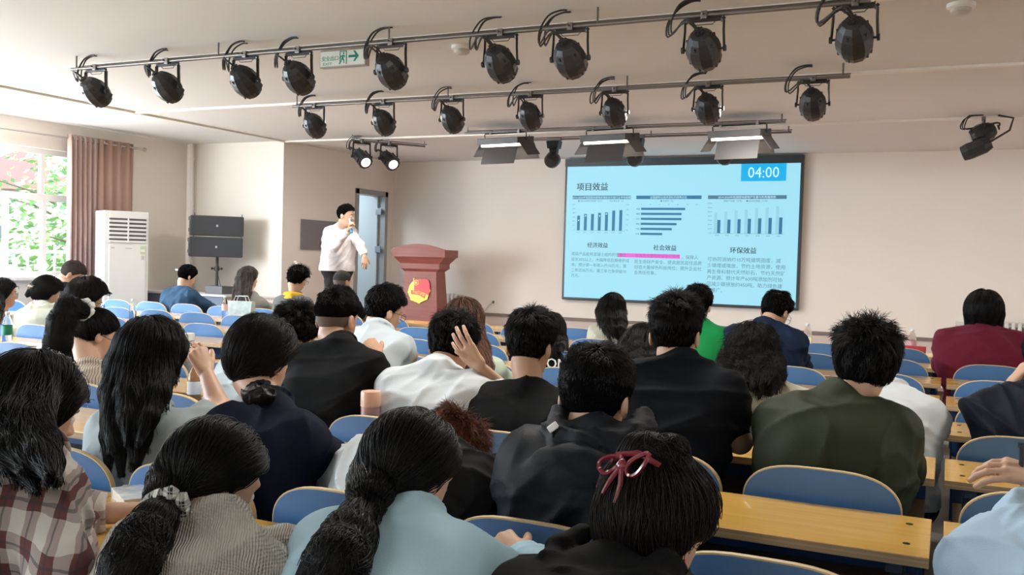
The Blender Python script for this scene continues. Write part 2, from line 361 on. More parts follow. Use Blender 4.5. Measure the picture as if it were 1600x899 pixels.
def make_chair():
    c = empty('lecture_chair'); w = .455; z0, z1 = .56, .852
    ol = arc_outline(w, z0, z1); n = len(ol)
    def bend(x, y, z): return (x, y + .25*(x*x) - .10*(z-.70), z)      # shallow curve, top leaning back
    def panel(inset, ya, yb):
        b = MB(); cx, cz = 0, (z0+z1)/2
        P = []
        for s in (1, .85, .6, .3):
            P.append([(cx+(x-cx)*s*(1-inset/.22), cz+(z-cz)*s*(1-inset/.15)) for x, z in ol])
        for y in (ya, yb):
            for ring in P:
                for x, z in ring: b.v.append(bend(x, y, z))
            b.v.append(bend(0, y, cz))
        m = 4*n+1
        for q in range(2):
            o = q*m
            for r in range(3):
                for k in range(n): f = (o+r*n+k, o+r*n+(k+1) % n, o+(r+1)*n+(k+1) % n, o+(r+1)*n+k); b.f.append(f); b.mi.append(0)
            for k in range(n): b.f.append((o+3*n+k, o+3*n+(k+1) % n, o+m-1)); b.mi.append(0)
        for k in range(n): b.f.append((k, k+m, (k+1) % n+m, (k+1) % n)); b.mi.append(0)
        return b
    panel(.004, -.0095, .0095).build('backrest', blue, c, smooth=True)
    b = MB(); ins = lambda s, y: [bend(x*s, y, (z0+z1)/2+(z-(z0+z1)/2)*s) for x, z in ol]
    A = ins(1.0, -.008); B = ins(1.0, .008); C = ins(.955, .008); D = ins(.955, -.008)
    b.v = A+B+C+D
    for k in range(n):
        j = (k+1) % n
        for r in range(4): b.f.append((r*n+k, ((r+1) % 4)*n+k, ((r+1) % 4)*n+j, r*n+j)); b.mi.append(0)
    b.build('edge_band', edge, c, smooth=True)
    MB().box(-.2, .2, .03, .40, .425, .440).build('seat', blue, c, bevel=.006)
    MB().box(-.2, .2, -.008, .004, .60, .615).box(-.16, -.13, -.01, .012, 0, .62).box(.13, .16, -.01, .012, 0, .62).box(-.16, -.13, -.01, .33, .405, .424).box(.13, .16, -.01, .33, .405, .424).box(-.16, -.13, -.01, .25, 0, .025).box(.13, .16, -.01, .25, 0, .025).build('frame', steel, c, bevel=.002)
    for x in (-.145, .145): MB().lathe([(.008, 0), (.008, .004)], 8, Matrix.Translation(bend(x, -.0095, .66)) @ Matrix.Rotation(R_(90), 4, 'X')).build('bolt', dark, c)
    return c
ORD = ['first', 'second', 'third', 'fourth', 'fifth', 'sixth', 'seventh', 'eighth', 'ninth', 'tenth', 'eleventh', 'twelfth', 'thirteenth', 'fourteenth', 'fifteenth', 'sixteenth', 'seventeenth', 'eighteenth', 'nineteenth', 'twentieth']
ROWN = ['nearest row', 'second row from the camera', 'third row from the camera', 'fourth row from the camera', 'fifth row from the camera', 'sixth row from the camera', 'seventh row from the camera', 'frontmost row by the stage']
proto = make_chair(); used = False
def put_chair(x, r, lab):
    global used
    c = proto if not used else copy_tree(proto); used = True
    c.location = (x, ROWS[r], 0); tag(c, lab, 'chair', 'blue plywood chairs in rows')
left_start = {3: -5.1, 4: -5.11, 5: -4.9, 6: -4.84, 7: -4.87}
for r in range(8):
    for k in range(6 if r < 2 else (9 if r < 3 else 8)):
        if r == 0 and k > 5: continue
        put_chair(-.32-.52*k, r, 'blue chair with plywood edge, %s, %s left of the desk gap' % (ROWN[r], ORD[k]))
    for k in range(3 if r > 1 else 2): put_chair(.28+.52*k, r, 'blue chair with plywood edge, %s, %s right of the desk gap' % (ROWN[r], ORD[k]))
    if r in left_start:
        x = left_start[r]; lst = []
        while x > XL+.35 and x > -1.35*(ROWS[r])-1.4: lst.append(x); x -= .515
        for k, x in enumerate(lst): put_chair(x, r, 'blue chair in the window-side block, %s, %s from its inner end' % (ROWN[r], ORD[k]))
protod = make_desk(2.08); ud = False
def put_desk(x0, r, lab):
    global ud
    d = protod if not ud else copy_tree(protod); ud = True
    d.location = (x0, ROWS[r], 0); tag(d, lab, 'desk', 'long shared lecture desks')
pn = ['just left of the desk gap', 'second unit left of the desk gap', 'third unit left of the desk gap']
for r in range(1, 8):
    for k in range(2 if r < 3 else 2): put_desk(-.005-2.09*(k+1), r, 'golden brown plywood desk, %s, %s' % (ROWN[r], pn[k]))
    if r < 3: put_desk(-.005-2.09*3, r, 'golden brown plywood desk, %s, %s' % (ROWN[r], pn[2])) if r == 2 else None
    put_desk(.015, r, 'golden brown plywood desk, %s, right of the desk gap' % ROWN[r])
    if r in left_start:
        x = left_start[r]+.25
        k = 0
        while x-2.08 > XL+.05 and k < 2: put_desk(x-2.08, r, 'golden brown plywood desk, %s, %s unit of the window-side block' % (ROWN[r], ORD[k])); x -= 2.09; k += 1
# front tables (no chairs beyond)
for k in range(4):
    d = copy_tree(protod); d.location = (-.005-2.09*(k+1) if k < 2 else (-4.6-2.09*(k-1) if k < 4 else 0), ROWS[7]+.945, 0)
    tag(d, 'golden brown desk at the very front, %s from the desk gap' % ORD[k], 'desk', 'long shared lecture desks')
d = copy_tree(protod); d.location = (.015, ROWS[7]+.945, 0); tag(d, 'golden brown desk at the very front, right of the desk gap', 'desk', 'long shared lecture desks')
# ------------------------------------------------------------------ projection wall screen with the slide
def XY(y): return Matrix.Translation((0, y, 0)) @ Matrix.Rotation(R_(90), 4, 'X')     # text plane facing the hall (-Y)
def flat(name, x0, x1, z0, z1, y, m, parent, t=.0012): return MB().box(x0, x1, y-t, y, z0, z1).build(name, m, parent)
def emat(name, c, s=1.0):
    m = mat(name, (0, 0, 0), .5, emit=tuple(x*.62 for x in c), estr=s); return m
sx0, sx1, sz0, sz1 = -5.14, -1.775, .855, 2.915
scr = empty('display_screen', (0, YF-.10, 0), 0, 'large wall display showing a pale blue slide of charts and Chinese text', 'screen')
blk = mat('screen_bezel', (.035, .045, .05), .3)
MB().box(sx0, sx1, 0, .095, sz0, sz1).build('housing', blk, scr, bevel=.012)
px0, px1, pz0, pz1 = sx0+.035, sx1-.035, .895, 2.80
cy = emat('slide_cyan', (.34, .72, .87), 1.0)
flat('slide', px0, px1, pz0, pz1, -.001, cy, scr)
MB().box(sx0, sx1, -.012, -.001, pz1, sz1-.003).build('top_bezel', blk, scr, bevel=.003)
pw, ph = px1-px0, pz1-pz0
def sp(a, c): return px0+a*pw, pz1-c*ph        # slide fractions to metres
ink = emat('slide_ink', (.012, .035, .055), 1); navy = emat('slide_navy', (.015, .17, .33), 1); grey_ = emat('slide_grey', (.33, .62, .72), 1)
inkl = emat('slide_ink_light', (.085, .21, .27), 1); white_ = emat('slide_white', (.62, .93, 1), 1)
azur = emat('slide_azure', (0, .42, .80), 1); mag = emat('slide_magenta', (.80, .12, .62), 1); magi = emat('slide_magenta_ink', (.45, .08, .40), 1)
def stext(s, a, c, size, m, align='LEFT', bold=0, y=-.004, sx=1, name='lettering', spacing=1):
    x, z = sp(a, c); return text(name, s, size, Matrix.Translation((x, y, z)) @ Matrix.Rotation(R_(90), 4, 'X'), m, scr, align, .0002, bold, sx, spacing=spacing)
def srect(name, a0, a1, c0, c1, m, y=-.003):
    x0, z1 = sp(a0, c0); x1, z0 = sp(a1, c1); return flat(name, x0, x1, z0, z1, y, m, scr, .0006)
stext('项目效益', .045, .178, .122, ink, bold=.003)
srect('timer_box', .765, .945, -.0, .123, azur)
stext('04:00', .855, .098, .205, white_, 'CENTER', sx=.92)
# chart 1
def header(a0, a1, c, s, m=navy):
    srect('chart_header', a0, a1, c, c+.026, m); stext(s, (a0+a1)/2, c+.021, .038, white_, 'CENTER', y=-.005)
header(.028, .297, .222, '2014-2020年我国固体废物资源综合利用行业市场规模')
stext('■ 综合利用市场规模（亿元）      — 同比增长率（%）', .163, .268, .030, inkl, 'CENTER')
b1 = [.56, .62, .63, .67, .69, .76, .78]
for k, h in enumerate(b1):
    a = .053+k*.0325; top = .485-.155*h/.78
    srect('bar', a, a+.0135, top, .485, navy)
    stext('20%d' % (14+k), a+.006, .506, .026, inkl, 'CENTER')
srect('axis', .046, .275, .4855, .4872, inkl); srect('axis', .0455, .0468, .285, .486, grey_); srect('axis', .2735, .2748, .285, .486, grey_)
for k in range(7): stext('%d' % (1200-200*k), .042, .293+k*.0318, .024, inkl, 'RIGHT')
for k in range(6): stext('%d%%' % (25-5*k), .279, .293+k*.038, .024, inkl)
lp = [(.06, .41), (.093, .375), (.125, .355), (.158, .375), (.19, .36), (.223, .31), (.255, .295)]
b = MB()
for (a, c), (e, g) in zip(lp, lp[1:]):
    x0, z0 = sp(a, c); x1, z1 = sp(e, g); n = 1.5e-3; b.add([(x0, -.006, z0-n), (x1, -.006, z1-n), (x1, -.006, z1+n), (x0, -.006, z0+n)], [(0, 1, 2, 3)])
b.build('trend_line', grey_, scr)
for a, c in lp[:5]:
    x, z = sp(a, c); flat('marker', x-.008, x+.008, z-.008, z+.008, -.007, white_, scr, .0004)
# chart 2
header(.322, .605, .222, '全国建筑垃圾资源化利用率对比')
stext('■ 利用率（%）', .46, .268, .030, inkl, 'CENTER')
for k in range(7): stext('%d' % (20*k), .345+k*.04, .292, .024, inkl, 'CENTER')
for k, l in enumerate([.192, .177, .177, .157, .137, .096]):
    c = .312+k*.037; srect('bar', .3455, .3455+l, c, c+.0165, navy)
    stext(['欧盟', '韩国', '日本', '美国', '中国', '印度'][k], .34, c+.0145, .026, ink, 'RIGHT')
srect('axis', .3440, .3450, .302, .52, grey_)
# chart 3
header(.632, .950, .222, '2014-2020年我国固体废物产生量与利用量趋势', emat('slide_navy_grey', (.07, .19, .28), 1))
stext('固废产生量（亿吨）    ■ 综合利用量（亿吨）', .79, .268, .030, inkl, 'CENTER')
pale = emat('slide_pale_bar', (.28, .62, .74), 1)
for k in range(7):
    a = .661+k*.0415; srect('pale_bar', a, a+.0125, .345-.0075*k, .492, pale); srect('bar', a+.0135, a+.0265, .398-.0035*k, .492, navy)
    stext('20%d' % (14+k), a+.013, .512, .026, inkl, 'CENTER')
srect('axis', .653, .945, .4925, .494, inkl)
for k in range(8): stext('%.2f' % (140-20*k), .651, .283+k*.0305, .024, inkl, 'RIGHT')
stext('经济效益', .152, .612, .080, ink, 'CENTER', bold=.002)
stext('社会效益', .455, .622, .084, ink, 'CENTER', bold=.002)
stext('环保效益', .784, .630, .090, ink, 'CENTER', bold=.002)
srect('highlight', .246, .522, .652, .683, mag)
for k, s in enumerate(['项目产品能将混凝土结构的使用', '延长30%以上，大幅降低后期维护成', '本。预计第一年收入约10万元；第', '二年达30万元；第三年力争突破70', '万元。']):
    stext(s, .031, .677+k*.0415, .0565, inkl)
stext('寿命', .252, .677, .0565, magi, y=-.006)
stext('有效提升建筑物安全可靠性', .325, .680, .060, magi, y=-.006, sx=.90)
stext('，保障人', .527, .683, .0605, inkl)
for k, s in enumerate(['民生命财产安全，提高居民居住品质', '创造大量绿色科技岗位；提升企业社', '会责任形象。']):
    stext(s, .322, .724+k*.0405, .0605, inkl)
for k, s in enumerate(['可协同消纳约10万吨建筑固废，减', '少填埋或堆放，节约土地资源，使用', '再生骨料替代天然砂石，节约天然矿', '产资源。预计年产600吨添加剂可协', '同减少碳排放约450吨，助力绿色建', '筑推广。']):
    stext(s, .638, .692+k*.0445, .0655, inkl)

# ------------------------------------------------------------------ lectern
lw = wood('lectern_wood', (.235, .058, .040), (.30, .085, .058), .45, 0)
lec = empty('lectern', (-6.93, 11.78, ST), R_(6), 'red-brown wooden lectern with a gold and red round emblem', 'lectern')
lw2 = wood('lectern_wood_side', (.16, .06, .06), (.21, .085, .085), .45, 0)
b = MB()
pf = [(-.42, 1.05), (.42, 1.05), (.42, 1.165)] + [(.42-.84*k/12, 1.165+.075*math.sin(math.pi*k/12)) for k in range(1, 12)] + [(-.42, 1.165)]
b.prism(pf, -.26, -.235); b.build('top_front', lw, lec)
def frus(mb, w0, d0, z0, w1, d1, z1):
    vs = [(sx*w/2, sy*dd/2, z) for w, dd, z in ((w0, d0, z0), (w1, d1, z1)) for sx, sy in ((-1, -1), (1, -1), (1, 1), (-1, 1))]
    return mb.add(vs, [(0, 3, 2, 1), (4, 5, 6, 7), (0, 1, 5, 4), (1, 2, 6, 5), (2, 3, 7, 6), (3, 0, 4, 7)])
b = MB(); frus(b, .84, .47, 1.05, .84, .47, 1.16); b.build('top_box', lw, lec)
b = MB(); frus(b, .62, .38, .955, .80, .46, 1.05); b.build('upper_moulding', lw, lec)
b = MB(); frus(b, .62, .38, .88, .62, .38, .955); b.build('collar_band', lw, lec)
b = MB(); frus(b, .50, .32, .84, .60, .37, .88); b.build('lower_moulding', lw, lec)
b = MB(); frus(b, .60, .40, .16, .50, .32, .84); b.build('column', lw, lec)
b = MB(); frus(b, .66, .44, .05, .64, .42, .16); b.build('plinth', lw, lec)
b = MB(); frus(b, .82, .54, 0, .72, .48, .05); b.build('foot', lw, lec)
yel = mat('emblem_gold', (.90, .70, .03), .35); red = mat('emblem_red', (.75, .02, .03), .4)
em = Matrix.Translation((.0, -.187, .56)) @ Matrix.Rotation(R_(-4), 4, 'X') @ Matrix.Rotation(R_(90), 4, 'X') @ Matrix.Scale(1.42, 4)
b = MB(); n = 48; rim = [(.118+(.010 if (k//2) % 3 == 0 else 0)) if 24 < k < 48 or k < 4 else .118 for k in range(n)]
b.add([em @ Vector((math.cos(2*math.pi*k/n)*rim[k], math.sin(2*math.pi*k/n)*rim[k], z)) for z in (0, .006) for k in range(n)], [tuple(range(n, 2*n))]+[(k, (k+1) % n, (k+1) % n+n, k+n) for k in range(n)])
emb = b.build('emblem', yel, lec)
def em_poly(name, pts, z, m):
    b = MB(); n = len(pts); b.add([em @ Vector((x, y, zz)) for zz in (z-.003, z) for x, y in pts], [tuple(range(n, 2*n))]+[(k, (k+1) % n, (k+1) % n+n, k+n) for k in range(n)]); return b.build(name, m, emb)
em_poly('flag', [(-.055, -.01), (-.06, .12), (.01, .115), (.055, .125), (.10, .115), (.118, .07), (.12, .03), (.117, -.05), (.10, -.035), (.07, -.02), (0, .0)], .010, red)
em_poly('flag_pole', [(-.066, .13), (-.058, .13), (-.047, -.02), (-.055, -.02)], .012, yel)
em_poly('ribbon', [(-.085, .005), (-.04, .0), (.02, -.01), (.075, -.035), (.068, -.072), (.015, -.045), (-.04, -.035), (-.075, -.038)], .014, red)
em_poly('star_ring', [(-.03+math.cos(2*math.pi*k/20)*.028, .082+math.sin(2*math.pi*k/20)*.028) for k in range(20)], .013, yel)
em_poly('star_field', [(-.03+math.cos(2*math.pi*k/20)*.022, .082+math.sin(2*math.pi*k/20)*.022) for k in range(20)], .015, red)
em_poly('star', [(-.03+math.sin(math.pi*k/5)*(.02 if k % 2 == 0 else .008), .082+math.cos(math.pi*k/5)*(.02 if k % 2 == 0 else .008)) for k in range(10)], .017, yel)
for k, ch in enumerate('中国共青团'):
    text('lettering', ch, .028, em @ Matrix.Translation((-.066+k*.027, -.022-.0017*k*k, .016)) @ Matrix.Rotation(R_(-4-3.5*k), 4, 'Z'), yel, emb, 'LEFT', .0004, .0006)

# ------------------------------------------------------------------ air conditioner
ac = empty('air_conditioner', (-9.41, 8.50, 0), R_(90-17.8-5), 'tall white floor-standing air conditioner beside the curtains', 'air conditioner')
acw = mat('ac_white', (.72, .72, .70), .3); acs = mat('ac_side', (.62, .60, .64), .4)
MB().box(-.27, .27, -.16, .16, .02, 1.89).build('cabinet', acs, ac, bevel=.012)
MB().box(-.27, .27, -.185, -.155, .02, 1.89).build('front_frame', acw, ac, bevel=.01)
MB().box(-.215, .235, -.193, -.183, .10, 1.47).build('front_panel', acw, ac, bevel=.006)
MB().box(-.215, .235, -.190, -.184, 1.50, 1.81).build('vent_recess', mat('vent_dark', (.10, .10, .11), .6), ac)
for k in range(7): MB().box(-.215, .235, -.20, -.186, 1.50+k*.05, 1.526+k*.05, Matrix.Identity(4)).build('louvre', acw, ac, bevel=.003)
MB().box(.005, .02, -.203, -.19, 1.50, 1.81).build('louvre_bar', acw, ac)
MB().box(-.26, .26, -.17, .15, 0, .02).build('base', mat('acbase', (.3, .3, .3), .5), ac)
lb = MB().box(.165, .225, -.1955, -.1935, 1.36, 1.46).build('energy_label', mat('label_green', (.50, .62, .42), .5), ac)
MB().box(.17, .22, -.1965, -.1955, 1.39, 1.42).build('label_print', mat('label_pale', (.85, .85, .75), .5), lb)
MB().box(.18, .215, -.1955, -.1935, 1.29, 1.34).build('sticker', mat('label_grey', (.5, .5, .48), .5), ac)
MB().box(-.02, .06, -.1945, -.1935, 1.425, 1.435).build('badge', mat('badge_grey', (.45, .45, .47), .4), ac)
MB().box(-.19, -.15, -.1945, -.1935, 1.425, 1.44).build('badge', MATS['badge_grey'], ac)

# ------------------------------------------------------------------ loudspeakers on a pole, grey-blue table
spk = mat('speaker_grille', (.030, .034, .04), .5, bump=.3, bscale=900); spc = mat('speaker_case', (.06, .065, .07), .4)
st = empty('speaker_stand', (-8.88, 9.62, 0), 0, 'black pole stand carrying two loudspeakers left of the stage', 'stand')
sm = mat('stand_black', (.06, .06, .06), .4, .3)
MB().tube([(0, 0, .03), (0, 0, .95)], .026, 12).build('lower_pole', sm, st, smooth=True)
MB().tube([(0, 0, .9), (0, 0, 1.36)], .020, 12).build('upper_pole', sm, st, smooth=True)
MB().tube([(0, 0, 1.16), (0, 0, 1.22)], .034, 12).build('collar', sm, st)
MB().tube([(-.08, 0, 1.19), (.07, 0, 1.19)], .008, 8).ball((-.085, 0, 1.19), .018).ball((.075, 0, 1.19), .018).build('knob', sm, st)
MB().tube([(.02, 0, 1.1), (.06, 0, .98), (.09, 0, .85)], .005, 6).build('cable', sm, st)
for k in range(3):
    a = k*2.1+.5; MB().tube([(0, 0, .35), (.35*math.cos(a), .24*math.sin(a), .02)], .012, 8).build('leg', sm, st)
for k, (z, dx) in enumerate(((1.625, .01), (1.345, 0))):
    s = empty('loudspeaker', (-8.88+dx, 9.58, z), R_(47), 'black loudspeaker, %s of the two on the pole' % ('upper' if k == 0 else 'lower'), 'loudspeaker', 'loudspeakers on the pole')
    MB().prism([(-.335, .01), (-.32, 0), (.325, 0), (.34, .01), (.34, .255), (.325, .265), (-.32, .265), (-.335, .255)], -.16, .16).build('cabinet', spc, s, bevel=.004)
    MB().box(-.325, .33, -.168, -.158, .008, .257).build('grille', spk, s, bevel=.003)
    MB().box(-.012, .012, -.171, -.168, .12, .148).build('badge', mat('silver', (.6, .6, .6), .3, .7), s)
    for q in (.05, .2): MB().box(-.355, -.335, -.10, -.02, q, q+.045).build('handle', mat('spk_side', (.25, .26, .27), .5), s)
    MB().tube([(-.28, -.1, .265), (-.28, -.1, .30)], .005, 6).tube([(.32, -.1, .265), (.32, -.1, .30)], .005, 6).build('rigging_pin', sm, s)
tb = empty('side_table', (-8.80, 9.12, 0), 0, 'low table with a grey-blue cloth in front of the speaker stand', 'table')
MB().box(-.75, .70, -.22, .22, .86, .885).build('tabletop', mat('table_pale', (.55, .56, .56), .4), tb, bevel=.003)
MB().box(-.73, .68, -.20, -.19, .10, .86).build('front_cloth', mat('cloth_greyblue', (.13, .155, .20), .8, bump=.2, bscale=30), tb)
for x in (-.7, .65):
    for y in (-.17, .17): MB().box(x-.015, x+.015, y-.015, y+.015, 0, .86).build('leg', sm, tb)
bx = MB().box(-8.50, -8.22, 9.0, 9.2, .885, .985).build('equipment_box', mat('box_dark', (.07, .07, .08), .5), bevel=.005)
tag(bx, 'small dark equipment box on the grey-blue table', 'box')

# ------------------------------------------------------------------ stage lighting
parb = mat('lamp_black', (.018, .019, .022), .38, bump=.04, bscale=90); parm = mat('lamp_bracket', (.05, .045, .045), .35, .5)
chrome = mat('rail_steel', (.22, .20, .185), .35, .8); cabm = mat('cable_black', (.025, .022, .022), .5)
lens_off = mat('lens_dark', (.08, .08, .09), .1, coat=.5); lens_on = mat('lens_lit', (1, 1, 1), .3, emit=(1, .97, .92), estr=.85)
def rail(p0, p1, label, r=.0125):
    o = empty('lighting_rail', p0, 0, label, 'rail')
    d = Vector(p1)-Vector(p0)
    MB().tube([(0, 0, 0), d], r, 10).build('pipe', chrome, o, smooth=True)
    MB().tube([(0, .05, .03), d+Vector((0, .05, .03))], .006, 6).build('safety_wire', chrome, o, smooth=True)
    n = max(2, int(d.length/1.3))
    for k in range(n+1):
        q = d*(k/n) if n else d
        q = d*(.01+.98*k/n)
        MB().tube([q, q+Vector((0, 0, ZC-p0[2]))], .007, 6).build('hanger', chrome, o)
RZ = 2.83
def railpt(u, v, y): p = atY(u, v, y); return p
rail((-6.3, 5.175, RZ), (-.42, 5.175, RZ), 'steel pipe holding the nearest row of black stage lights')
rail((-5.72, 7.17, RZ), (-.70, 7.17, RZ), 'steel pipe holding the second row of black stage lights')
rail((-5.05, 9.40, RZ+.02), (-1.50, 9.40, RZ+.02), 'steel pipe holding the lit barn-door panels')
rail((-4.60, 10.12, RZ+.02), (-1.55, 10.12, RZ+.02), 'thin pipe holding the small moving heads')
PQ = atZ(549, 219, 2.86); PR = atZ(664, 229, 2.86)
rail(tuple(PQ), tuple(PR), 'short ceiling rail holding the two lit spotlights at left')
def par(clamp, d, label, group, lit=False, yokew=.105, drop=.20, scale=1.0, yaw=0, seed=0):
    """clamp point on the rail, beam direction d (world). The can hangs in a U yoke."""
    random.seed(seed)
    o = empty('stage_light', clamp, 0, label, 'stage light', group)
    k = scale; piv = Vector((0, 0, -drop*k)); d = Vector(d).normalized()
    ax = Vector((math.cos(yaw), math.sin(yaw), 0))          # yoke pivot axis
    d = (d - ax*d.dot(ax)).normalized(); s2 = d.cross(ax)
    M = Matrix.Identity(4)
    for i in range(3): M[i][0] = ax[i]; M[i][1] = s2[i]; M[i][2] = d[i]; M[i][3] = piv[i]
    A = lambda r: r*k
    b = MB(); n = 10
    prof = [(.034, -.128), (.060, -.120), (.082, -.090), (.101, -.045), (.108, 0), (.106, .035), (.096, .075), (.075, .118), (.066, .124)]
    if lit: prof = [(.030, -.13), (.055, -.12), (.070, -.07), (.078, 0), (.080, .06), (.086, .11), (.090, .135), (.082, .138)]
    vs = []
    Rz = Matrix.Rotation(math.pi/n, 4, 'Z')
    b.lathe([(A(r), A(z)) for r, z in prof], n, M @ Rz); b.build('can', parb, o, bevel=.002)
    b = MB()
    for q in range(7):
        a = q*2*math.pi/7; b.box(-A(.006), A(.006), A(.008), A(.030), -A(.156), -A(.149), M @ Matrix.Rotation(a, 4, 'Z'))
    b.lathe([(A(.020), -A(.162)), (A(.020), -A(.148))], 8, M); b.build('rear_vent', parm, o)
    for q in (-1, 1):      # side housings and fins
        MB().box(A(q*.080)-A(.016), A(q*.080)+A(.016), -A(.034), A(.034), -A(.05), A(.09), M).build('side_housing', parb, o, bevel=A(.008))
        MB().tube([M @ Vector((A(q*.09), 0, 0)), M @ Vector((A(q*.128), 0, 0))], A(.007), 8).tube([M @ Vector((A(q*.120), 0, 0)), M @ Vector((A(q*.136), 0, 0))], A(.020), 10).build('knob', parb, o)
    for q in range(5):
        a = q*2*math.pi/5+.3; MB().box(-A(.004), A(.004), A(.070), A(.092), -A(.08), A(.10), M @ Matrix.Rotation(a, 4, 'Z')).build('fin', parb, o)
    MB().lathe([(A(.058 if lit else .060), A(.139 if lit else .124)), (A(.058 if lit else .060), A(.146 if lit else .128))], 16, M).build('lens', lens_on if lit else lens_off, o)
    w = A(yokew)
    y0 = -.022
    P = [piv-ax*w*1.06, piv-ax*w+Vector((0, 0, drop*k*.55)), Vector((0, 0, y0-.012))-ax*w, Vector((0, 0, y0))-ax*(w-.012), Vector((0, 0, y0))+ax*(w-.012), Vector((0, 0, y0-.012))+ax*w, piv+ax*w+Vector((0, 0, drop*k*.55)), piv+ax*w*1.06]
    b = MB()
    for a_, b_ in zip(P, P[1:]):
        b.tube([a_, b_], A(.008), 4, flat=2.2)
    b.build('yoke', parm, o)
    MB().box(-.018, .018, -.022, .022, -.024, .022).tube([(0, -.03, .0), (0, -.055, 0)], .007, 6).build('clamp', chrome, o, bevel=.004)
    MB().tube([-ax*w*.9+Vector((0, 0, .0)), -ax*w*.5+Vector((0, .01, -.05)), ax*w*.4+Vector((0, .01, -.05)), ax*w*.9], .0035, 5).build('safety_cable', chrome, o)
    rear = M @ Vector((0, 0, -A(.155)))
    for q in range(3):
        j = Vector((random.uniform(-.012, .012), random.uniform(-.02, .02), random.uniform(-.01, .01)))
        top = Vector((-w*.6, 0, ZC-clamp[2]-.01))+j
        pts = [rear+j*.6, rear-d*.05+Vector((-.06*k, 0, .02))+j, Vector((-w*1.55-q*.012, -.01, -.10))+j, Vector((-w*1.65-q*.01, 0, -.02))+j, Vector((-w*1.25, 0, (top.z)*.7))+j, top, top+Vector((.05, 0, 0))]
        cr = []
        for i in range(len(pts)-1):                      # smooth path
            p0, p1, p2, p3 = pts[max(i-1, 0)], pts[i], pts[i+1], pts[min(i+2, len(pts)-1)]
            for t in (0, .25, .5, .75): cr.append(.5*((2*p1)+(p2-p0)*t+(2*p0-5*p1+4*p2-p3)*t*t+(3*p1-p0-3*p2+p3)*t**3))
        cr.append(pts[-1])
        MB().tube(cr, .0055, 6).build('cable', cabm, o, smooth=True)
    return o
r1 = [150, 262, 384, 467, 613, 780, 893, 1101, 1337]
dirs1 = [(0, .62, -.78)]*9
tops1 = [(150, 106), (262, 98), (384, 88), (467, 79), (612, 66), (783, 52), (892, 42), (1101, 24), (1337, 4)]
for k, (u, v) in enumerate(tops1):
    p = atY(u, v, 5.175); p.z = RZ
    par(tuple(p), (0.0, .83, -.56), 'black stage light on the nearest rail, %s from the left' % ORD[k], 'stage lights on the nearest rail', yokew=.118, drop=.205, scale=.92, seed=k)
tops2 = [(492, 165), (600, 160), (707, 154), (829, 150), (961, 143), (1107, 136), (1271, 127)]
for k, (u, v) in enumerate(tops2):
    p = atY(u, v, 7.17); p.z = RZ
    par(tuple(p), (0.0, .76, -.65), 'black stage light on the second rail, %s from the left' % ORD[k], 'stage lights on the second rail', yokew=.118, drop=.205, scale=.92, seed=20+k)
for k, (u, v) in enumerate([(565, 224), (607, 228)]):
    t = (u-549)/115; p = PQ.lerp(PR, t)
    o = par(tuple(p), (.87, .06, -.45), 'lit spotlight under the left ceiling, the %s one' % ('left' if k == 0 else 'right'), 'lit spotlights at left', lit=True, yokew=.11, drop=.19, scale=1.05, yaw=R_(60), seed=40+k)
p = atZ(1537, 186, 2.89)
o = par(tuple(p), (-.75, .1, -.30), 'black double spotlight hanging alone at the far right of the ceiling', None, yokew=.10, drop=.15, scale=.9, yaw=R_(95), seed=50)
b = MB(); 
pd = Vector((-.06, -.16, -.30)); dd = Vector((-.75, .1, -.30)).normalized(); rot = dd.to_track_quat('Z', 'Y').to_matrix().to_4x4()
b.lathe([(.05, -.14), (.075, -.08), (.08, .06), (.07, .12)], 10, Matrix.Translation(pd) @ rot); b.build('second_can', parb, o, bevel=.002)
MB().lathe([(.055, .12), (.055, .125)], 12, Matrix.Translation(pd) @ rot).build('second_lens', mat('lens_glint', (.6, .6, .6), .15, .5), o)
MB().tube([pd+Vector((.1, 0, .05)), Vector((.22, -.05, -.12)), Vector((.25, 0, 0)), Vector((.12, 0, .03))], .01, 6).build('cable', cabm, o, smooth=True)

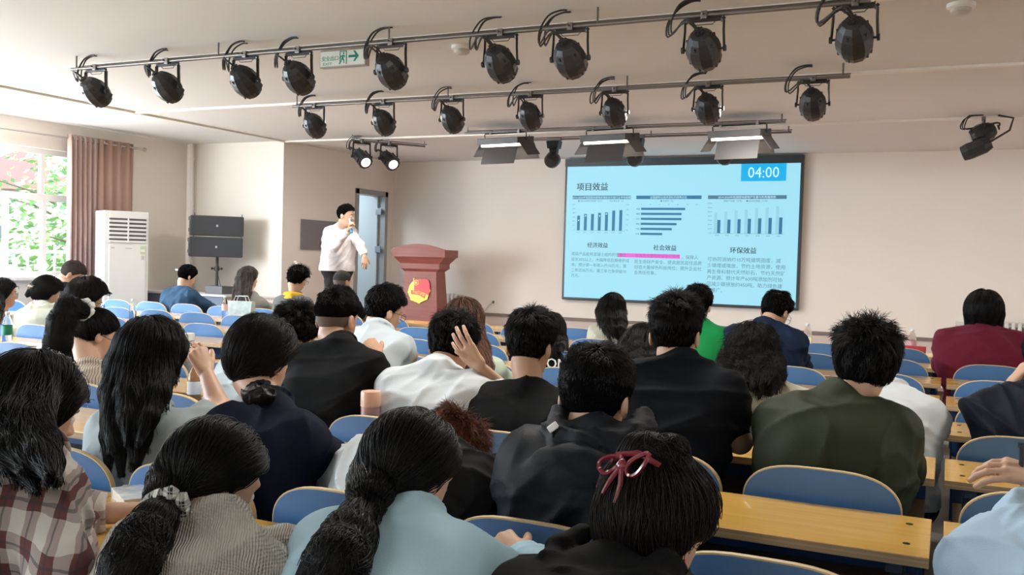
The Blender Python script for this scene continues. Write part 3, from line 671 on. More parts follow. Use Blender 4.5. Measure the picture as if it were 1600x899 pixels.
pan_m = mat('panel_housing', (.045, .040, .038), .5); pan_in = mat('reflector', (.75, .72, .66), .25, .7)
lit = mat('panel_tube', (1, 1, 1), .3, emit=(1, .88, .70), estr=3.5)
def soft_panel(u, v, label, k):
    p = atY(u, v, 9.40); p.z = RZ+.02
    o = empty('barn_door_light', p, R_(-8), label, 'stage light', 'lit barn-door panels')
    w = .27
    Rt = Matrix.Translation((0, .02, -.13)) @ Matrix.Rotation(R_(8), 4, 'X')
    MB().box(-w, w, -.17, .17, .0, .07, Rt).build('housing', pan_m, o, bevel=.006)
    for q in range(3): MB().tube([Rt @ Vector((-w+.02, -.11+q*.11, -.012)), Rt @ Vector((w-.02, -.11+q*.11, -.012))], .016, 8).build('tube', lit, o)
    F = Rt @ Matrix.Translation((0, .17, 0)) @ Matrix.Rotation(R_(-62), 4, 'X')
    MB().box(-w, w, 0, .20, -.004, .004, F).build('far_flap', pan_m, o)
    F = Rt @ Matrix.Translation((0, -.17, -.035)) @ Matrix.Rotation(R_(62), 4, 'X')
    MB().box(-w*.62, w*.98, -.20, 0, -.004, .004, F).build('near_flap', pan_m, o)
    for s in (-1, 1):
        F = Rt @ Matrix.Translation((s*w, 0, 0)) @ Matrix.Rotation(R_(55*s), 4, 'Y')
        MB().box(0 if s > 0 else -.16, .16 if s > 0 else 0, -.13, .13, -.004, .004, F).build('side_flap', pan_m, o)
        MB().tube([(s*w*1.03, .02, -.10), (s*w*1.03, .0, -.02), (s*w*.95, 0, -.012)], .008, 6).build('yoke_arm', parm, o)
        MB().box(s*w*.7-.015, s*w*.7+.015, -.02, .02, -.02, .022).build('clamp', chrome, o, bevel=.004)
    MB().tube([(-w*1.0, 0, -.012), (w*1.0, 0, -.012)], .009, 6).build('yoke_bar', parm, o)
    l = bpy.data.lights.new('panel_beam', 'AREA'); l.shape = 'RECTANGLE'; l.size = .5; l.size_y = .25; l.energy = 6; l.color = (1, .93, .82)
    lo = bpy.data.objects.new('panel_beam', l); COL.objects.link(lo); lo.parent = o; lo.matrix_local = Rt @ Matrix.Translation((0, 0, -.045))
soft_panel(789, 211, 'lit barn-door panel light, left of three near the screen', 0)
soft_panel(952, 205, 'lit barn-door panel light, middle of three above the screen', 1)
soft_panel(1155, 197, 'lit barn-door panel light, right of three above the screen', 2)
def moving_head(u, v, label):
    p = atY(u, v, 10.12); p.z = RZ+.02
    o = empty('moving_head', p, 0, label, 'stage light', 'small moving heads')
    MB().box(-.09, .09, -.02, .02, -.02, .02).build('clamp', chrome, o, bevel=.004)
    MB().prism([(-.08, -.02), (.08, -.02), (.065, -.11), (-.065, -.11)], -.06, .06).build('base', parb, o, bevel=.006)
    MB().prism([(-.05, -.11), (.05, -.11), (.035, -.22), (-.035, -.22)], -.035, .035).build('arm', parb, o, bevel=.006)
    T = Matrix.Translation((-.01, -.03, -.25)) @ Matrix.Rotation(R_(-60), 4, 'X')
    MB().lathe([(.06, -.07), (.088, -.03), (.092, .04), (.08, .06)], 16, T).build('head', parb, o, smooth=True)
    MB().lathe([(.088, .04), (.094, .05), (.088, .062)], 16, T).build('rim', mat('rim_grey', (.35, .36, .38), .25, .5), o, smooth=True)
    MB().lathe([(.07, .06), (.068, .066)], 16, T).build('lens', lens_off, o)
moving_head(866, 222, 'small black moving head light left of the screen top')
moving_head(995, 219, 'small black moving head light over the screen top, beside the middle panel')
moving_head(1136, 213, 'small black moving head light over the screen top, under the right panel')
# exit sign
ex = empty('exit_sign', (-4.03, 5.62, 2.78), 0, 'green and white emergency exit sign with running man and arrow', 'sign')
p = atY(500, 78, 5.62); q = atY(572, 73, 5.62); w = (q.x-p.x)/2; ex.location = ((p.x+q.x)/2, 5.62, atY(536, 90, 5.62).z); h = .066
MB().box(-w, w, 0, .05, -h, h).build('housing', mat('sign_case', (.40, .38, .34), .4), ex, bevel=.004)
MB().box(-w+.008, w-.008, -.003, 0, -h+.010, h-.016).build('face', mat('sign_face', (.50, .52, .47), .4, emit=(.5, .52, .46), estr=.25), ex)
gr = mat('sign_green', (.01, .30, .19), .4)
Rx = Matrix.Rotation(R_(90), 4, 'X')
text('lettering', '安全出口', .038, Matrix.Translation((-w+.018, -.0035, -.015)) @ Rx, gr, ex, 'LEFT', .0004, .0008)
text('lettering', 'EXIT', .030, Matrix.Translation((-w+.030, -.0035, -.050)) @ Rx, gr, ex, 'LEFT', .0004, .0003, sx=1.35)
def gpoly(name, pts, m=gr, z=-.0045): 
    n = len(pts); MB().add([(x, yy, zz) for yy in (z, z+.001) for x, zz in pts], [tuple(range(n)), tuple(reversed(range(n, 2*n)))]+[(k, k+n, (k+1) % n+n, (k+1) % n) for k in range(n)]).build(name, m, ex)
fx = .0
gpoly('arrow', [(.055, -.004), (.115, -.004), (.095, -.032), (.112, -.032), (.145, .006), (.112, .044), (.095, .044), (.115, .014), (.055, .014)])
gpoly('door_pictogram', [(-.022, -.048), (-.022, .048), (.040, .048), (.040, -.048), (.033, -.048), (.033, .041), (-.015, .041), (-.015, -.048)])
gpoly('running_man', [(.004, .020), (.020, .016), (.027, .002), (.022, 0), (.015, .010), (.010, -.006), (.020, -.020), (.018, -.042), (.011, -.042), (.012, -.024), (-.002, -.014), (-.008, -.034), (-.030, -.046), (-.030, -.039), (-.014, -.030), (-.006, .0), (-.004, .008), (-.014, .002), (-.020, -.008), (-.026, -.004), (-.018, .010)])
gpoly('running_man_head', [(.012+.008*math.cos(k*.785), .030+.008*math.sin(k*.785)) for k in range(8)])
wire = []
for k in range(22): t = k/21; wire.append((-w*.05+.02+.02*math.sin(t*30), -.005+.02*math.cos(t*30), h+t*(.055)))
MB().tube(wire, .002, 4).build('coiled_wire', mat('white_wire', (.7, .68, .64), .5), ex)
# smoke detectors
for u, v, lab in ((722, 72, 'round white smoke detector above the middle of the nearest light rail'), (1502, 6, 'round white smoke detector near the top right of the ceiling')):
    p = atZ(u, v, ZC); s = empty('smoke_detector', (p.x, p.y, ZC), 0, lab, 'smoke detector')
    MB().lathe([(.075, 0), (.075, -.02), (.062, -.026)], 20).build('base', whitem, s, smooth=True)
    MB().lathe([(.055, -.026), (.055, -.045), (.035, -.06), (.02, -.062)], 20).build('sensor', mat('sensor_grey', (.55, .53, .5), .4), s, smooth=True)
# ------------------------------------------------------------------ figures: distance fields turned into smooth meshes
F32 = np.float32
def A3(p): return np.array(p, dtype=np.float64)
def seg(p, a, b, ra, rb=None):
    rb = ra if rb is None else rb; a = A3(a); ab = A3(b)-a; L2 = max(float(ab@ab), 1e-9)
    q = p-a.astype(F32); t = np.clip((q@ab.astype(F32))/F32(L2), 0, 1)
    q = q - t[:, None]*ab.astype(F32)
    return np.sqrt((q*q).sum(1)) - (ra+(rb-ra)*t)
def ell(p, c, r, R=None):
    q = p-A3(c).astype(F32)
    if R is not None: q = q@R.astype(F32)
    r = A3(r).astype(F32); k0 = np.sqrt(((q/r)**2).sum(1)); k1 = np.sqrt(((q/(r*r))**2).sum(1))
    return k0*(k0-1)/np.maximum(k1, 1e-5)
def smin(a, b, k):
    h = np.clip(.5+.5*(b-a)/k, 0, 1); return b+(a-b)*h-k*h*(1-h)
def smax(a, b, k): return -smin(-a, -b, k)
def union(ds, k):
    r = ds[0]
    for d in ds[1:]: r = smin(r, d, k)
    return r
def torus(p, c, ax, R, r, squash=1.0, lat=None):
    q = p-A3(c).astype(F32); ax = A3(ax); ax = ax/np.linalg.norm(ax); z = q@ax.astype(F32); w = q-z[:, None]*ax.astype(F32)
    if lat is not None:
        l = A3(lat); l -= ax*(l@ax); l /= np.linalg.norm(l); x = w@l.astype(F32); w = w + (x*(1/squash-1))[:, None]*l.astype(F32)
    d = np.sqrt((w*w).sum(1))-R
    return np.sqrt(d*d+z*z)-r
def mesh_sdf(f, lo, hi, h):
    lo = A3(lo); hi = A3(hi); B = 6
    nb = np.maximum(np.ceil((hi-lo)/(h*B)).astype(int), 1); n = nb*B
    ci = np.stack(np.meshgrid(*[np.arange(k) for k in nb], indexing='ij'), -1).reshape(-1, 3)
    cc = (lo+(ci*B+(B-1)/2)*h).astype(F32); d = f(cc)
    G = np.repeat(np.repeat(np.repeat(np.where(d < 0, -1, 1).reshape(nb).astype(F32), B, 0), B, 1), B, 2)
    keep = np.abs(d) < h*B*.87*1.6+.01
    kb = ci[keep]
    if len(kb) == 0: return np.zeros((0, 3)), np.zeros((0, 4), int)
    off = np.stack(np.meshgrid(*[np.arange(B)]*3, indexing='ij'), -1).reshape(-1, 3)
    idx = (kb[:, None, :]*B+off[None]).reshape(-1, 3)
    G[idx[:, 0], idx[:, 1], idx[:, 2]] = f((lo+idx*h).astype(F32))
    G[0] = 1; G[-1] = 1; G[:, 0] = 1; G[:, -1] = 1; G[:, :, 0] = 1; G[:, :, -1] = 1
    I = G < 0; nx, ny, nz = G.shape
    s = np.zeros((nx-1, ny-1, nz-1), np.int8); cor = [(a, b, c) for a in (0, 1) for b in (0, 1) for c in (0, 1)]
    for a, b, c in cor: s += I[a:nx-1+a, b:ny-1+b, c:nz-1+c]
    cx, cy_, cz = np.nonzero((s > 0) & (s < 8)); ids = -np.ones(s.shape, np.int64); ids[cx, cy_, cz] = np.arange(len(cx))
    V = {c: G[cx+c[0], cy_+c[1], cz+c[2]] for c in cor}; acc = np.zeros((len(cx), 3)); cnt = np.zeros(len(cx))
    for c in cor:
        for ax in range(3):
            if c[ax] == 0:
                e = list(c); e[ax] = 1; a = V[c]; b = V[tuple(e)]; m = (a < 0) != (b < 0)
                t = np.where(m, a/np.where(m, a-b, 1), 0); P = np.zeros((len(cx), 3)); P[:] = c; P[:, ax] += t
                acc[m] += P[m]; cnt[m] += 1
    vs = lo+(np.stack([cx, cy_, cz], 1)+acc/np.maximum(cnt, 1)[:, None])*h
    Q = []
    for ax in range(3):
        o1, o2 = (ax+1) % 3, (ax+2) % 3
        a = I; sl0 = [slice(None)]*3; sl1 = [slice(None)]*3; sl0[ax] = slice(0, -1); sl1[ax] = slice(1, None)
        D = I[tuple(sl0)] != I[tuple(sl1)]
        e = np.stack(np.nonzero(D), 1); e = e[(e[:, o1] > 0) & (e[:, o2] > 0)]
        e = e[(e[:, o1] < s.shape[o1]) & (e[:, o2] < s.shape[o2])]
        def cid(d1, d2):
            q = e.copy(); q[:, o1] += d1; q[:, o2] += d2; return ids[q[:, 0], q[:, 1], q[:, 2]]
        q = np.stack([cid(-1, -1), cid(0, -1), cid(0, 0), cid(-1, 0)], 1)
        fl = ~I[e[:, 0], e[:, 1], e[:, 2]]; q[fl] = q[fl][:, ::-1]; Q.append(q)
    return vs, np.concatenate(Q)
def np_obj(name, vs, qs, mats, parent, base, mi=None, kind=None):
    me = bpy.data.meshes.new(name); me.vertices.add(len(vs)); me.vertices.foreach_set('co', (vs-A3(base)).astype(F32).ravel())
    me.loops.add(4*len(qs)); me.loops.foreach_set('vertex_index', qs.astype(np.int32).ravel())
    me.polygons.add(len(qs)); me.polygons.foreach_set('loop_start', np.arange(len(qs), dtype=np.int32)*4)
    me.polygons.foreach_set('use_smooth', np.ones(len(qs), bool))
    for m in mats: me.materials.append(m)
    if mi is not None: me.polygons.foreach_set('material_index', mi.astype(np.int32))
    me.update(calc_edges=True); me.validate()
    o = bpy.data.objects.new(name, me); COL.objects.link(o); o.parent = parent
    if kind: o['kind'] = kind
    return o
def skin_mat(name, c):
    m = mat('skin_'+name, c, .5, noise=.05, nscale=18); b = m.node_tree.nodes['Principled BSDF']
    b.inputs['Subsurface Weight'].default_value = .12; b.inputs['Subsurface Radius'].default_value = (.02, .008, .004); b.inputs['Subsurface Scale'].default_value = .4; return m
SK = {'mid': skin_mat('mid', (.56, .34, .23)), 'pale': skin_mat('pale', (.64, .42, .31)), 'tan': skin_mat('tan', (.46, .265, .165))}
def hair_var(m, c, c2=None):       # every strand its own shade
    n = m.node_tree.nodes; L = m.node_tree.links; b = n['Principled BSDF']; hi = n.new('ShaderNodeHairInfo'); r = n.new('ShaderNodeValToRGB')
    e = r.color_ramp.elements; e[0].color = (*[x*.75 for x in c], 1); e[1].color = (*[x*2.1 for x in (c2 or c)], 1); e[1].position = 1.0
    k = e.new(.72 if not c2 else .45); k.color = (*[x*1.0 for x in c], 1); L.new(hi.outputs['Random'], r.inputs[0]); L.new(r.outputs[0], b.inputs['Base Color'])
def hair_mat(name, c, rough=.40, c2=None):
    m = mat('hair_'+name, c, rough); hair_var(m, c, c2); m.node_tree.nodes['Principled BSDF'].inputs['Specular IOR Level'].default_value = .16; n = m.node_tree.nodes; L = m.node_tree.links; b = n['Principled BSDF']
    if False:
        hi = n.new('ShaderNodeTexNoise'); hi.inputs['Scale'].default_value = 22; tc = n.new('ShaderNodeTexCoord'); mp = n.new('ShaderNodeMapping'); mp.inputs['Scale'].default_value = (1, 1, .06)
        L.new(tc.outputs['Object'], mp.inputs[0]); L.new(mp.outputs[0], hi.inputs['Vector'])
        r = n.new('ShaderNodeValToRGB'); r.color_ramp.elements[0].position = .42; r.color_ramp.elements[1].position = .62
        r.color_ramp.elements[0].color = (*c, 1); r.color_ramp.elements[1].color = (*c2, 1); L.new(hi.outputs['Fac'], r.inputs[0]); L.new(r.outputs[0], b.inputs['Base Color'])
    return m
HM = {'black': hair_mat('black', (.0050, .0046, .0048)), 'soft': hair_mat('soft', (.0085, .0065, .0062)), 'brown': hair_mat('brown', (.03, .016, .011)),
      'red': hair_mat('red', (.115, .038, .020)), 'streak': hair_mat('streak', (.028, .014, .010), .40, (.11, .048, .028)), 'ash': hair_mat('ash', (.060, .048, .044)),
      'grey': hair_mat('grey', (.075, .07, .068)), 'wine': hair_mat('wine', (.0060, .0042, .0042))}
def sstep(x): x = np.clip(x, 0, 1); return x*x*(3-2*x)
def unit(v): v = A3(v); return v/max(np.linalg.norm(v), 1e-9)
def fold(p, seed, amp, f, base):
    if amp == 0: return 0
    q = (p-A3(base).astype(F32)); rs = np.random.RandomState(seed)
    r = F32(0); x = 0
    for k in range(4):
        a = rs.normal(size=3); a[2] = abs(a[2])*.9+.35; a = (unit(a)*f*(.8+.55*k)).astype(F32); b = (rs.normal(size=3)*f*.30).astype(F32); g = (rs.normal(size=3)*f*.22).astype(F32)
        x = np.sin(q@a + 2.4*np.sin(q@b+rs.rand()*6)+.7*x + rs.rand()*6)
        e = .35+.65*(np.sin(q@g+rs.rand()*6)*.5+.5)
        r = r - (1-np.abs(x))**2*e*(1.5, 1.3, .9, .5)[k]
    return (r+F32(.9))*F32(amp)
def hand_segs(Wp, d, n, side, curl=(.35, .45, .35), spread=.04, sc=1.0, thumb=.6, thumbdir=None):
    """segments (a, b, ra, rb, k) of a five-finger hand. d wrist->knuckles, n palm faces; side +1 right hand, -1 left"""
    Wp = A3(Wp); d = unit(d); n = A3(n); n = unit(n-d*(n@d)); l = np.cross(n, d)*side
    out = []
    info = [(.031, .086, (.040, .025, .021), .0094), (.0105, .091, (.045, .028, .022), .0097), (-.0105, .086, (.041, .026, .021), .0092), (-.030, .077, (.033, .020, .018), .0080)]
    for i, (o, L, ph, r) in enumerate(info):
        o *= sc; K = Wp+d*L*sc+l*o-n*.004*sc*(1 if i in (1, 2) else 0)
        out.append((Wp+l*o*.55+d*.012*sc, K, .0155*sc, .0118*sc, .012))
        dd = unit(d+l*(o/sc)*spread/.03*1.0); a = 0; p = K
        for j, Lp in enumerate(ph):
            a += curl[j]*(1+.10*(i-1)); v = dd*math.cos(a)+n*math.sin(a); q = p+v*Lp*sc
            out.append((p, q, r*sc*(1-.07*j), r*sc*(.95-.08*j), .003)); p = q
    t0 = Wp+l*.018*sc+d*.018*sc; v = unit(l*.75+d*.65+n*.35) if thumbdir is None else unit(thumbdir)
    t1 = t0+v*.042*sc; v2 = unit(v*(1-thumb*.5)+d*thumb*.5+n*.25*thumb); t2 = t1+v2*.032*sc; t3 = t2+unit(v2+n*.3*thumb+d*.15)*.026*sc
    out += [(t0, t1, .0155*sc, .0125*sc, .010), (t1, t2, .0118*sc, .0105*sc, .003), (t2, t3, .0105*sc, .0088*sc, .003)]
    return out
def segs_sdf(p, ss):
    r = None
    for a, b, ra, rb, k in ss:
        d = seg(p, a, b, ra, rb); r = d if r is None else smin(r, d, k)
    return r

def person(label, head, yh, neck, yn, row=None, sw=.20, phi=0, bow=.25, roll=0, bphi=0, skin='mid', top=None, hair=None, arms=(None, None), lod=1, hs=1.0,
           pelvis=None, glasses=False, build=1.0, standing=False, trousers=(.03, .03, .035), seed=0, group='students in the rows of seats', nohead=False, eyes=True, hem=True):
    """head, neck: pixel of skull centre and of the collar's back, at depths yh and yn"""
    if row: dd = max(0, ROWS[row]+.225-yn); yn += dd; yh += dd
    sw = sw-.014; top = dict(top or {}); top['fold'] = top.get('fold', .004)*1.7
    H = A3(atY(*head, yh)) if len(head) == 2 else A3(head); N = A3(atY(*neck, yn)) if len(neck) == 2 else A3(neck)
    if len(neck) == 2: N = N-A3((0, 0, .018 if (top or {}).get('kind') == 'hoodie' else .034))
    cp, sp_, cb, sb = math.cos(phi), math.sin(phi), math.cos(bow), math.sin(bow)
    fw = A3((sp_*cb, cp*cb, -sb)); rt = A3((cp, -sp_, 0)); up = np.cross(rt, fw)
    rt2 = rt*math.cos(roll)-up*math.sin(roll); up = rt*math.sin(roll)+up*math.cos(roll); rt = rt2
    Rh = np.stack([rt, fw, up], 1)
    w = lambda x, y, z: H+Rh@A3((x, y, z))*hs
    lat = A3((math.cos(bphi), -math.sin(bphi), 0)); bf = A3((math.sin(bphi), math.cos(bphi), 0)); Z = A3((0, 0, 1))
    P = A3(pelvis) if pelvis is not None else A3((N[0]-bf[0]*.05, (ROWS[row]+.185) if row is not None else N[1]-.02, .53 if not standing else N[2]-.52))
    base = A3((P[0], P[1], 0 if not standing else ST))
    P1 = P+(N-P)*.34-bf*.015*build; P2 = P+(N-P)*.70-bf*.030
    tor = unit(N-P2)
    jd = .080
    J = [N-tor*jd-lat*(sw-.058), N-tor*jd+lat*(sw-.058)]          # left, right shoulder joints
    E, Wr, HD, HN, CU, OPT = [], [], [], [], [], []
    for s, a in zip((-1, 1), arms):
        a = dict(a or {}); j = J[0 if s < 0 else 1]
        e = a.get('elbow'); 
        if e is None: e = j+bf*.20+lat*s*.025; e[2] = max(.80, j[2]-.27) if not standing else j[2]-.27
        elif len(e) == 3 and not isinstance(e, np.ndarray): e = A3(atY(*e))
        wv = a.get('wrist')
        if wv is None: wv = A3(e)+bf*.19-lat*s*.14; wv[2] = .785 if not standing else e[2]-.2
        elif len(wv) == 3 and not isinstance(wv, np.ndarray): wv = A3(atY(*wv))
        E.append(A3(e)); Wr.append(A3(wv)); HD.append(a.get('hd', unit(A3(wv)-A3(e)))); HN.append(a.get('hn', (0, 0, -1))); CU.append(a.get('curl', (.35, .45, .35))); OPT.append(a)
    root = empty('person', base, 0, label, 'person', group)
    SKM = SK[skin]; top = top or {}; th = top.get('th', .014); long_ = top.get('sleeve', 'short') == 'long'
    near = lod == 0
    # ---- body
    def torso(p, o=0.0):
        ds = [seg(p, P-lat*.080, P+lat*.080, .112*build+o), seg(p, P1-lat*.060*build, P1+lat*.060*build, .104*build+o), seg(p, P2-lat*(sw-.125), P2+lat*(sw-.125), .102*build+o),
              seg(p, P2*.5+P1*.5-lat*(sw-.14), P2*.5+P1*.5+lat*(sw-.14), .102*build+o)]
        d = union(ds, .07)
        d = smin(d, seg(p, J[0]-tor*.0, J[1]-tor*.0, .056+o), .05)
        for k in (0, 1): d = smin(d, seg(p, N+tor*.012, J[k]+tor*.015, .042+o*.7, .050+o), .04)
        return d
    skull = [(0, 0, .012), (.0765, .094, .090)]; face_c = [(0, .030, -.052), (.058, .062, .074)]
    def head_sdf(p, o=0.0, fine=True):
        q = ((p-H.astype(F32))@Rh.astype(F32))/F32(hs)
        d = smin(ell(q, *skull), ell(q, *face_c), .03)
        d = smin(d, ell(q, (0, .062, -.098), (.027, .024, .024)), .03)
        if fine:
            d = smin(d, seg(q, (0, .086, -.006), (0, .104, -.044), .0065, .0115), .012)
            for s in (-1, 1):
                d = smin(d, seg(q, (s*.010, .093, -.048), (s*.011, .095, -.047), .009), .006)
                d = smax(d, -ell(q, (s*.032, .100, -.016), (.019, .018, .012)), .012)
                d = smin(d, ell(q, (s*.0815, -.010, -.020), (.008, .019, .032)), .008)
                d = smax(d, -ell(q, (s*.092, -.004, -.016), (.007, .010, .019)), .006)
                d = smin(d, seg(q, (s*.012, .090, .008), (s*.042, .080, .010), .007), .012)
            d = smin(d, ell(q, (0, .085, -.074), (.022, .010, .0055)), .005); d = smin(d, ell(q, (0, .083, -.084), (.019, .010, .006)), .005)
            d = smax(d, -seg(q, (-.02, .097, -.0785), (.02, .097, -.0785), .0022), .003)
        return d*F32(hs)-o
    nk0 = w(0, -.030, -.075)
    neckr = .052*hs
    def neckf(p, o=0.0): return smin(seg(p, nk0, N+bf*.012, neckr+o, neckr*1.08+o), seg(p, w(0, .02, -.09), N+bf*.05-tor*.03, .036+o, .040+o), .03)
    legs = []
    if not standing:
        for s in (-1, 1):
            hip = P+lat*s*.09; kn = P+bf*.40+lat*s*.11; kn[2] = .475; an = kn+bf*.02; an = A3((an[0], an[1], .09)); legs.append((hip, kn, an))
    else:
        for s in (-1, 1):
            hip = P+lat*s*.09; kn = A3((hip[0]+bf[0]*.02, hip[1]+bf[1]*.02, (hip[2]+ST)/2+.02)); an = A3((kn[0]+lat[0]*s*.02, kn[1], ST+.09)); legs.append((hip, kn, an))
    def bodyf(p):
        d = torso(p, -.012)
        for k in (0, 1):
            d = smin(d, seg(p, J[k], E[k], .044, .036), .03); d = smin(d, seg(p, E[k], Wr[k], .035, .021), .02)
            d = smin(d, seg(p, legs[k][0], legs[k][1], .070, .048), .03); d = smin(d, seg(p, legs[k][1], legs[k][2], .046, .030), .02)
            d = smin(d, seg(p, legs[k][2]-Z*.04, legs[k][2]-Z*.05+bf*.13, .028, .024), .02)
        return d
    pts = np.array([P, N, *J, *E, *Wr]+[q for l in legs for q in l]); lo = pts.min(0)-.17; hi = pts.max(0)+.17; lo[2] = max(lo[2], base[2]+.005)
    VS, QS = [], []; n0 = 0
    def addm(vs, qs):
        nonlocal n0
        VS.append(vs); QS.append(qs+n0); n0 += len(vs)
    addm(*mesh_sdf(bodyf, lo, hi, .026 if not standing else .018))
    hh = (.0042, .0062, .010)[lod]
    if not nohead:
        hf = lambda p: smin(head_sdf(p), neckf(p), .018)
        q = np.array([w(0, 0, .11), w(0, 0, -.13), w(0, .12, -.05), w(0, -.1, 0), w(.1, 0, 0), w(-.1, 0, 0), N])
        addm(*mesh_sdf(hf, q.min(0)-.03, q.max(0)+.03, hh))
    for k, s in ((0, -1), (1, 1)):
        if OPT[k].get('hide') and lod > 0: pass
        ss = hand_segs(Wr[k], HD[k], HN[k], s, CU[k], sc=OPT[k].get('sc', .95), spread=OPT[k].get('spread', .05), thumb=OPT[k].get('thumb', .6), thumbdir=OPT[k].get('td'))
        fine = OPT[k].get('fine', False)
        ss = [(E[k], Wr[k], .040, .0245, .02)] + ([(J[k]*.4+E[k]*.6, E[k], .046, .040, .02)] if not long_ else []) + ss
        if long_: ss[0] = (E[k]*.3+Wr[k]*.7, Wr[k], .027, .0235, .02)
        q = np.array([x for a, b, *_ in ss for x in (a, b)])
        addm(*mesh_sdf(lambda p: segs_sdf(p, ss), q.min(0)-.05, q.max(0)+.05, (.0032 if fine else .005, .0036 if fine else .0065, .010 if not fine else .006)[lod]))
    np_obj('body', np.concatenate(VS), np.concatenate(QS), [SKM], root, base)
    # ---- eyes and brows
    def wl(mb, name, m, smooth=True, **k):       # mb in head-local metres
        mb.v = [tuple(w(*v)-base) for v in mb.v]; return mb.build(name, m, root, smooth=smooth, **k)
    if not nohead and eyes:
        em_ = mat('eye_white', (.75, .72, .68), .2); ir = mat('iris', (.03, .018, .012), .15)
        for s in (-1, 1):
            b = MB(); b.ball((s*.031, .078, -.017), .0125, 10, 8); wl(b, 'eye', em_)
            b = MB(); b.ball((s*.031, .0855, -.017), .0060, 8, 6); wl(b, 'iris', ir)
            b = MB(); b.tube([(s*.016, .0955, .004), (s*.030, .0935, .009), (s*.046, .082, .004)], .0028, 5); wl(b, 'eyebrow', HM['black'])
        b = MB(); b.ball((0, .0925, -.0755), (.020, .0045, .004), 10, 6); b.ball((0, .0905, -.083), (.016, .0055, .0045), 10, 6); wl(b, 'lips', mat('lips', (.42, .17, .14), .4))
    if glasses:
        b = MB()
        for s in (-1, 1):
            b.tube([(s*.033+math.cos(a)*.024, .108+.0*a, -.018+math.sin(a)*.019) for a in np.linspace(0, 2*math.pi, 17)], .0014, 5, caps=False)
            b.tube([(s*.057, .107, -.012), (s*.080, .07, -.010), (s*.086, -.01, -.010), (s*.082, -.03, -.028)], .0016, 5)
        b.tube([(-.009, .109, -.014), (.009, .109, -.014)], .0014, 5); wl(b, 'glasses', mat('glasses_frame', (.06, .05, .05), .25, .5))
    # ---- trousers, shoes
    def trf(p):
        d = seg(p, P-lat*.085, P+lat*.085, (.128 if not standing else .108)*build)
        for h_, k_, a_ in legs: d = smin(d, seg(p, h_, k_, .088, .064), .05); d = smin(d, seg(p, k_, a_, .062, .050), .02)
        return d+fold(p, seed+5, .004, 14, base)
    lp_ = np.array([P]+[q for l in legs for q in l])
    vs, qs = mesh_sdf(trf, np.maximum(lp_.min(0)-.15, (-99, -99, base[2]+.05)), lp_.max(0)+.16, .024 if not standing else .014)
    np_obj('trousers', vs, qs, [mat('trouser_%.2f_%.2f' % trousers[:2], trousers, .85)], root, base)
    for h_, k_, a_ in legs:
        b = MB(); b.ball(tuple(a_-base+bf*.07-Z*.045), (.05, .13, .045), 12, 8, Matrix.Rotation(-bphi, 4, 'Z')); b.build('shoe', mat('shoe_dark', (.04, .04, .045), .5), root, smooth=True)
    # ---- garment
    kind = top.get('kind', 'tee'); amp = top.get('fold', .004); fq = top.get('freq', 16); bag = top.get('bag', 0)
    nax = unit(nk0-N)
    cu = []
    for k in (0, 1):
        if long_: cu.append((E[k], Wr[k]-unit(Wr[k]-E[k])*top.get('cuffback', .02)))
        else: cu.append((J[k], J[k]+(E[k]-J[k])*top.get('slen', .70)))
    def garf(p):
        d = torso(p, th+bag)
        if kind in ('jacket', 'hoodie', 'shirt'):
            d = smin(d, seg(p, P2-bf*.01-lat*.04, P2-bf*.01+lat*.04, .115*build+th+bag), .06)
        for k in (0, 1):
            a, b = cu[k]
            if long_:
                u = smin(seg(p, J[k], E[k], .052+th*.8+bag, .046+th*.8+bag*.8), seg(p, E[k], b+(b-a)*.1, .046+th*.8+bag*.8, .032+th*.8+bag*.5), .03)
                cut = (p-b.astype(F32))@unit(b-a).astype(F32)
                cut = np.where(seg(p, a, b+(b-a)*.5, .12) < 0, cut, -1)
            else:
                u = seg(p, J[k], b+(b-a)*.1, .054+th+bag, .052+th+bag)
                cut = (p-b.astype(F32))@unit(b-a).astype(F32)
            u = smax(u, cut, .004)
            d = smin(d, u, .035)
        d = d + fold(p, seed, amp, fq, base)
        d = smax(d, -seg(p, N+nax*.095+bf*.012, N+nax*.32+bf*.02, .076), .012)
        if kind == 'tee': d = smin(d, torus(p, N+nax*.014+bf*.012, nax+bf*.25, .062, .0085, 1.08, lat), .004)
        elif kind in ('shirt', 'denim'):
            d = smin(d, torus(p, N+nax*.018+bf*.01, nax+bf*.3, .064, .012, 1.1, lat), .004); d = smin(d, torus(p, N+nax*.032+bf*.012, nax+bf*.3, .060, .009, 1.1, lat), .01)
            d = smin(d, torus(p, N+nax*.002+bf*.01, nax+bf*.3, .074, .010, 1.15, lat), .006)
        elif kind == 'jacket':
            for q in range(4): d = smin(d, torus(p, N+nax*(.0+.014*q)+bf*.012, nax+bf*.2, .070-.002*q, .011, 1.12, lat), .008)
        elif kind == 'hoodie':
            hz = top.get('hood', 1.0)
            hf_ = fold(p, seed+31, .009, 26, base)
            for a0, a1 in zip(np.linspace(-2.3, 2.3, 9)[:-1], np.linspace(-2.3, 2.3, 9)[1:]):
                f_ = lambda a: N+lat*math.sin(a)*.100*hz-bf*(math.cos(a)*.105*hz-.02)+Z*(.050-.030*math.cos(a)-.015*abs(a)/2.3)
                d = smin(d, seg(p, f_(a0), f_(a1), .027*hz)+hf_, .012)
            Rb = np.stack([lat, bf, Z], 1)
            d = smin(d, ell(p, N-bf*.120*hz-Z*.070*hz, (.135*hz, .050*hz, .090*hz), Rb) + fold(p, seed+9, .010, 20, base), .008)
        return d
    gp = np.array([P-Z*.0, N+nax*.08, *J, *E]+([*Wr] if long_ else [])); lo = gp.min(0)-(.21+bag); hi = gp.max(0)+(.21+bag)
    lo[2] = max(P[2]-(.03 if not standing else .05), base[2]+.1)
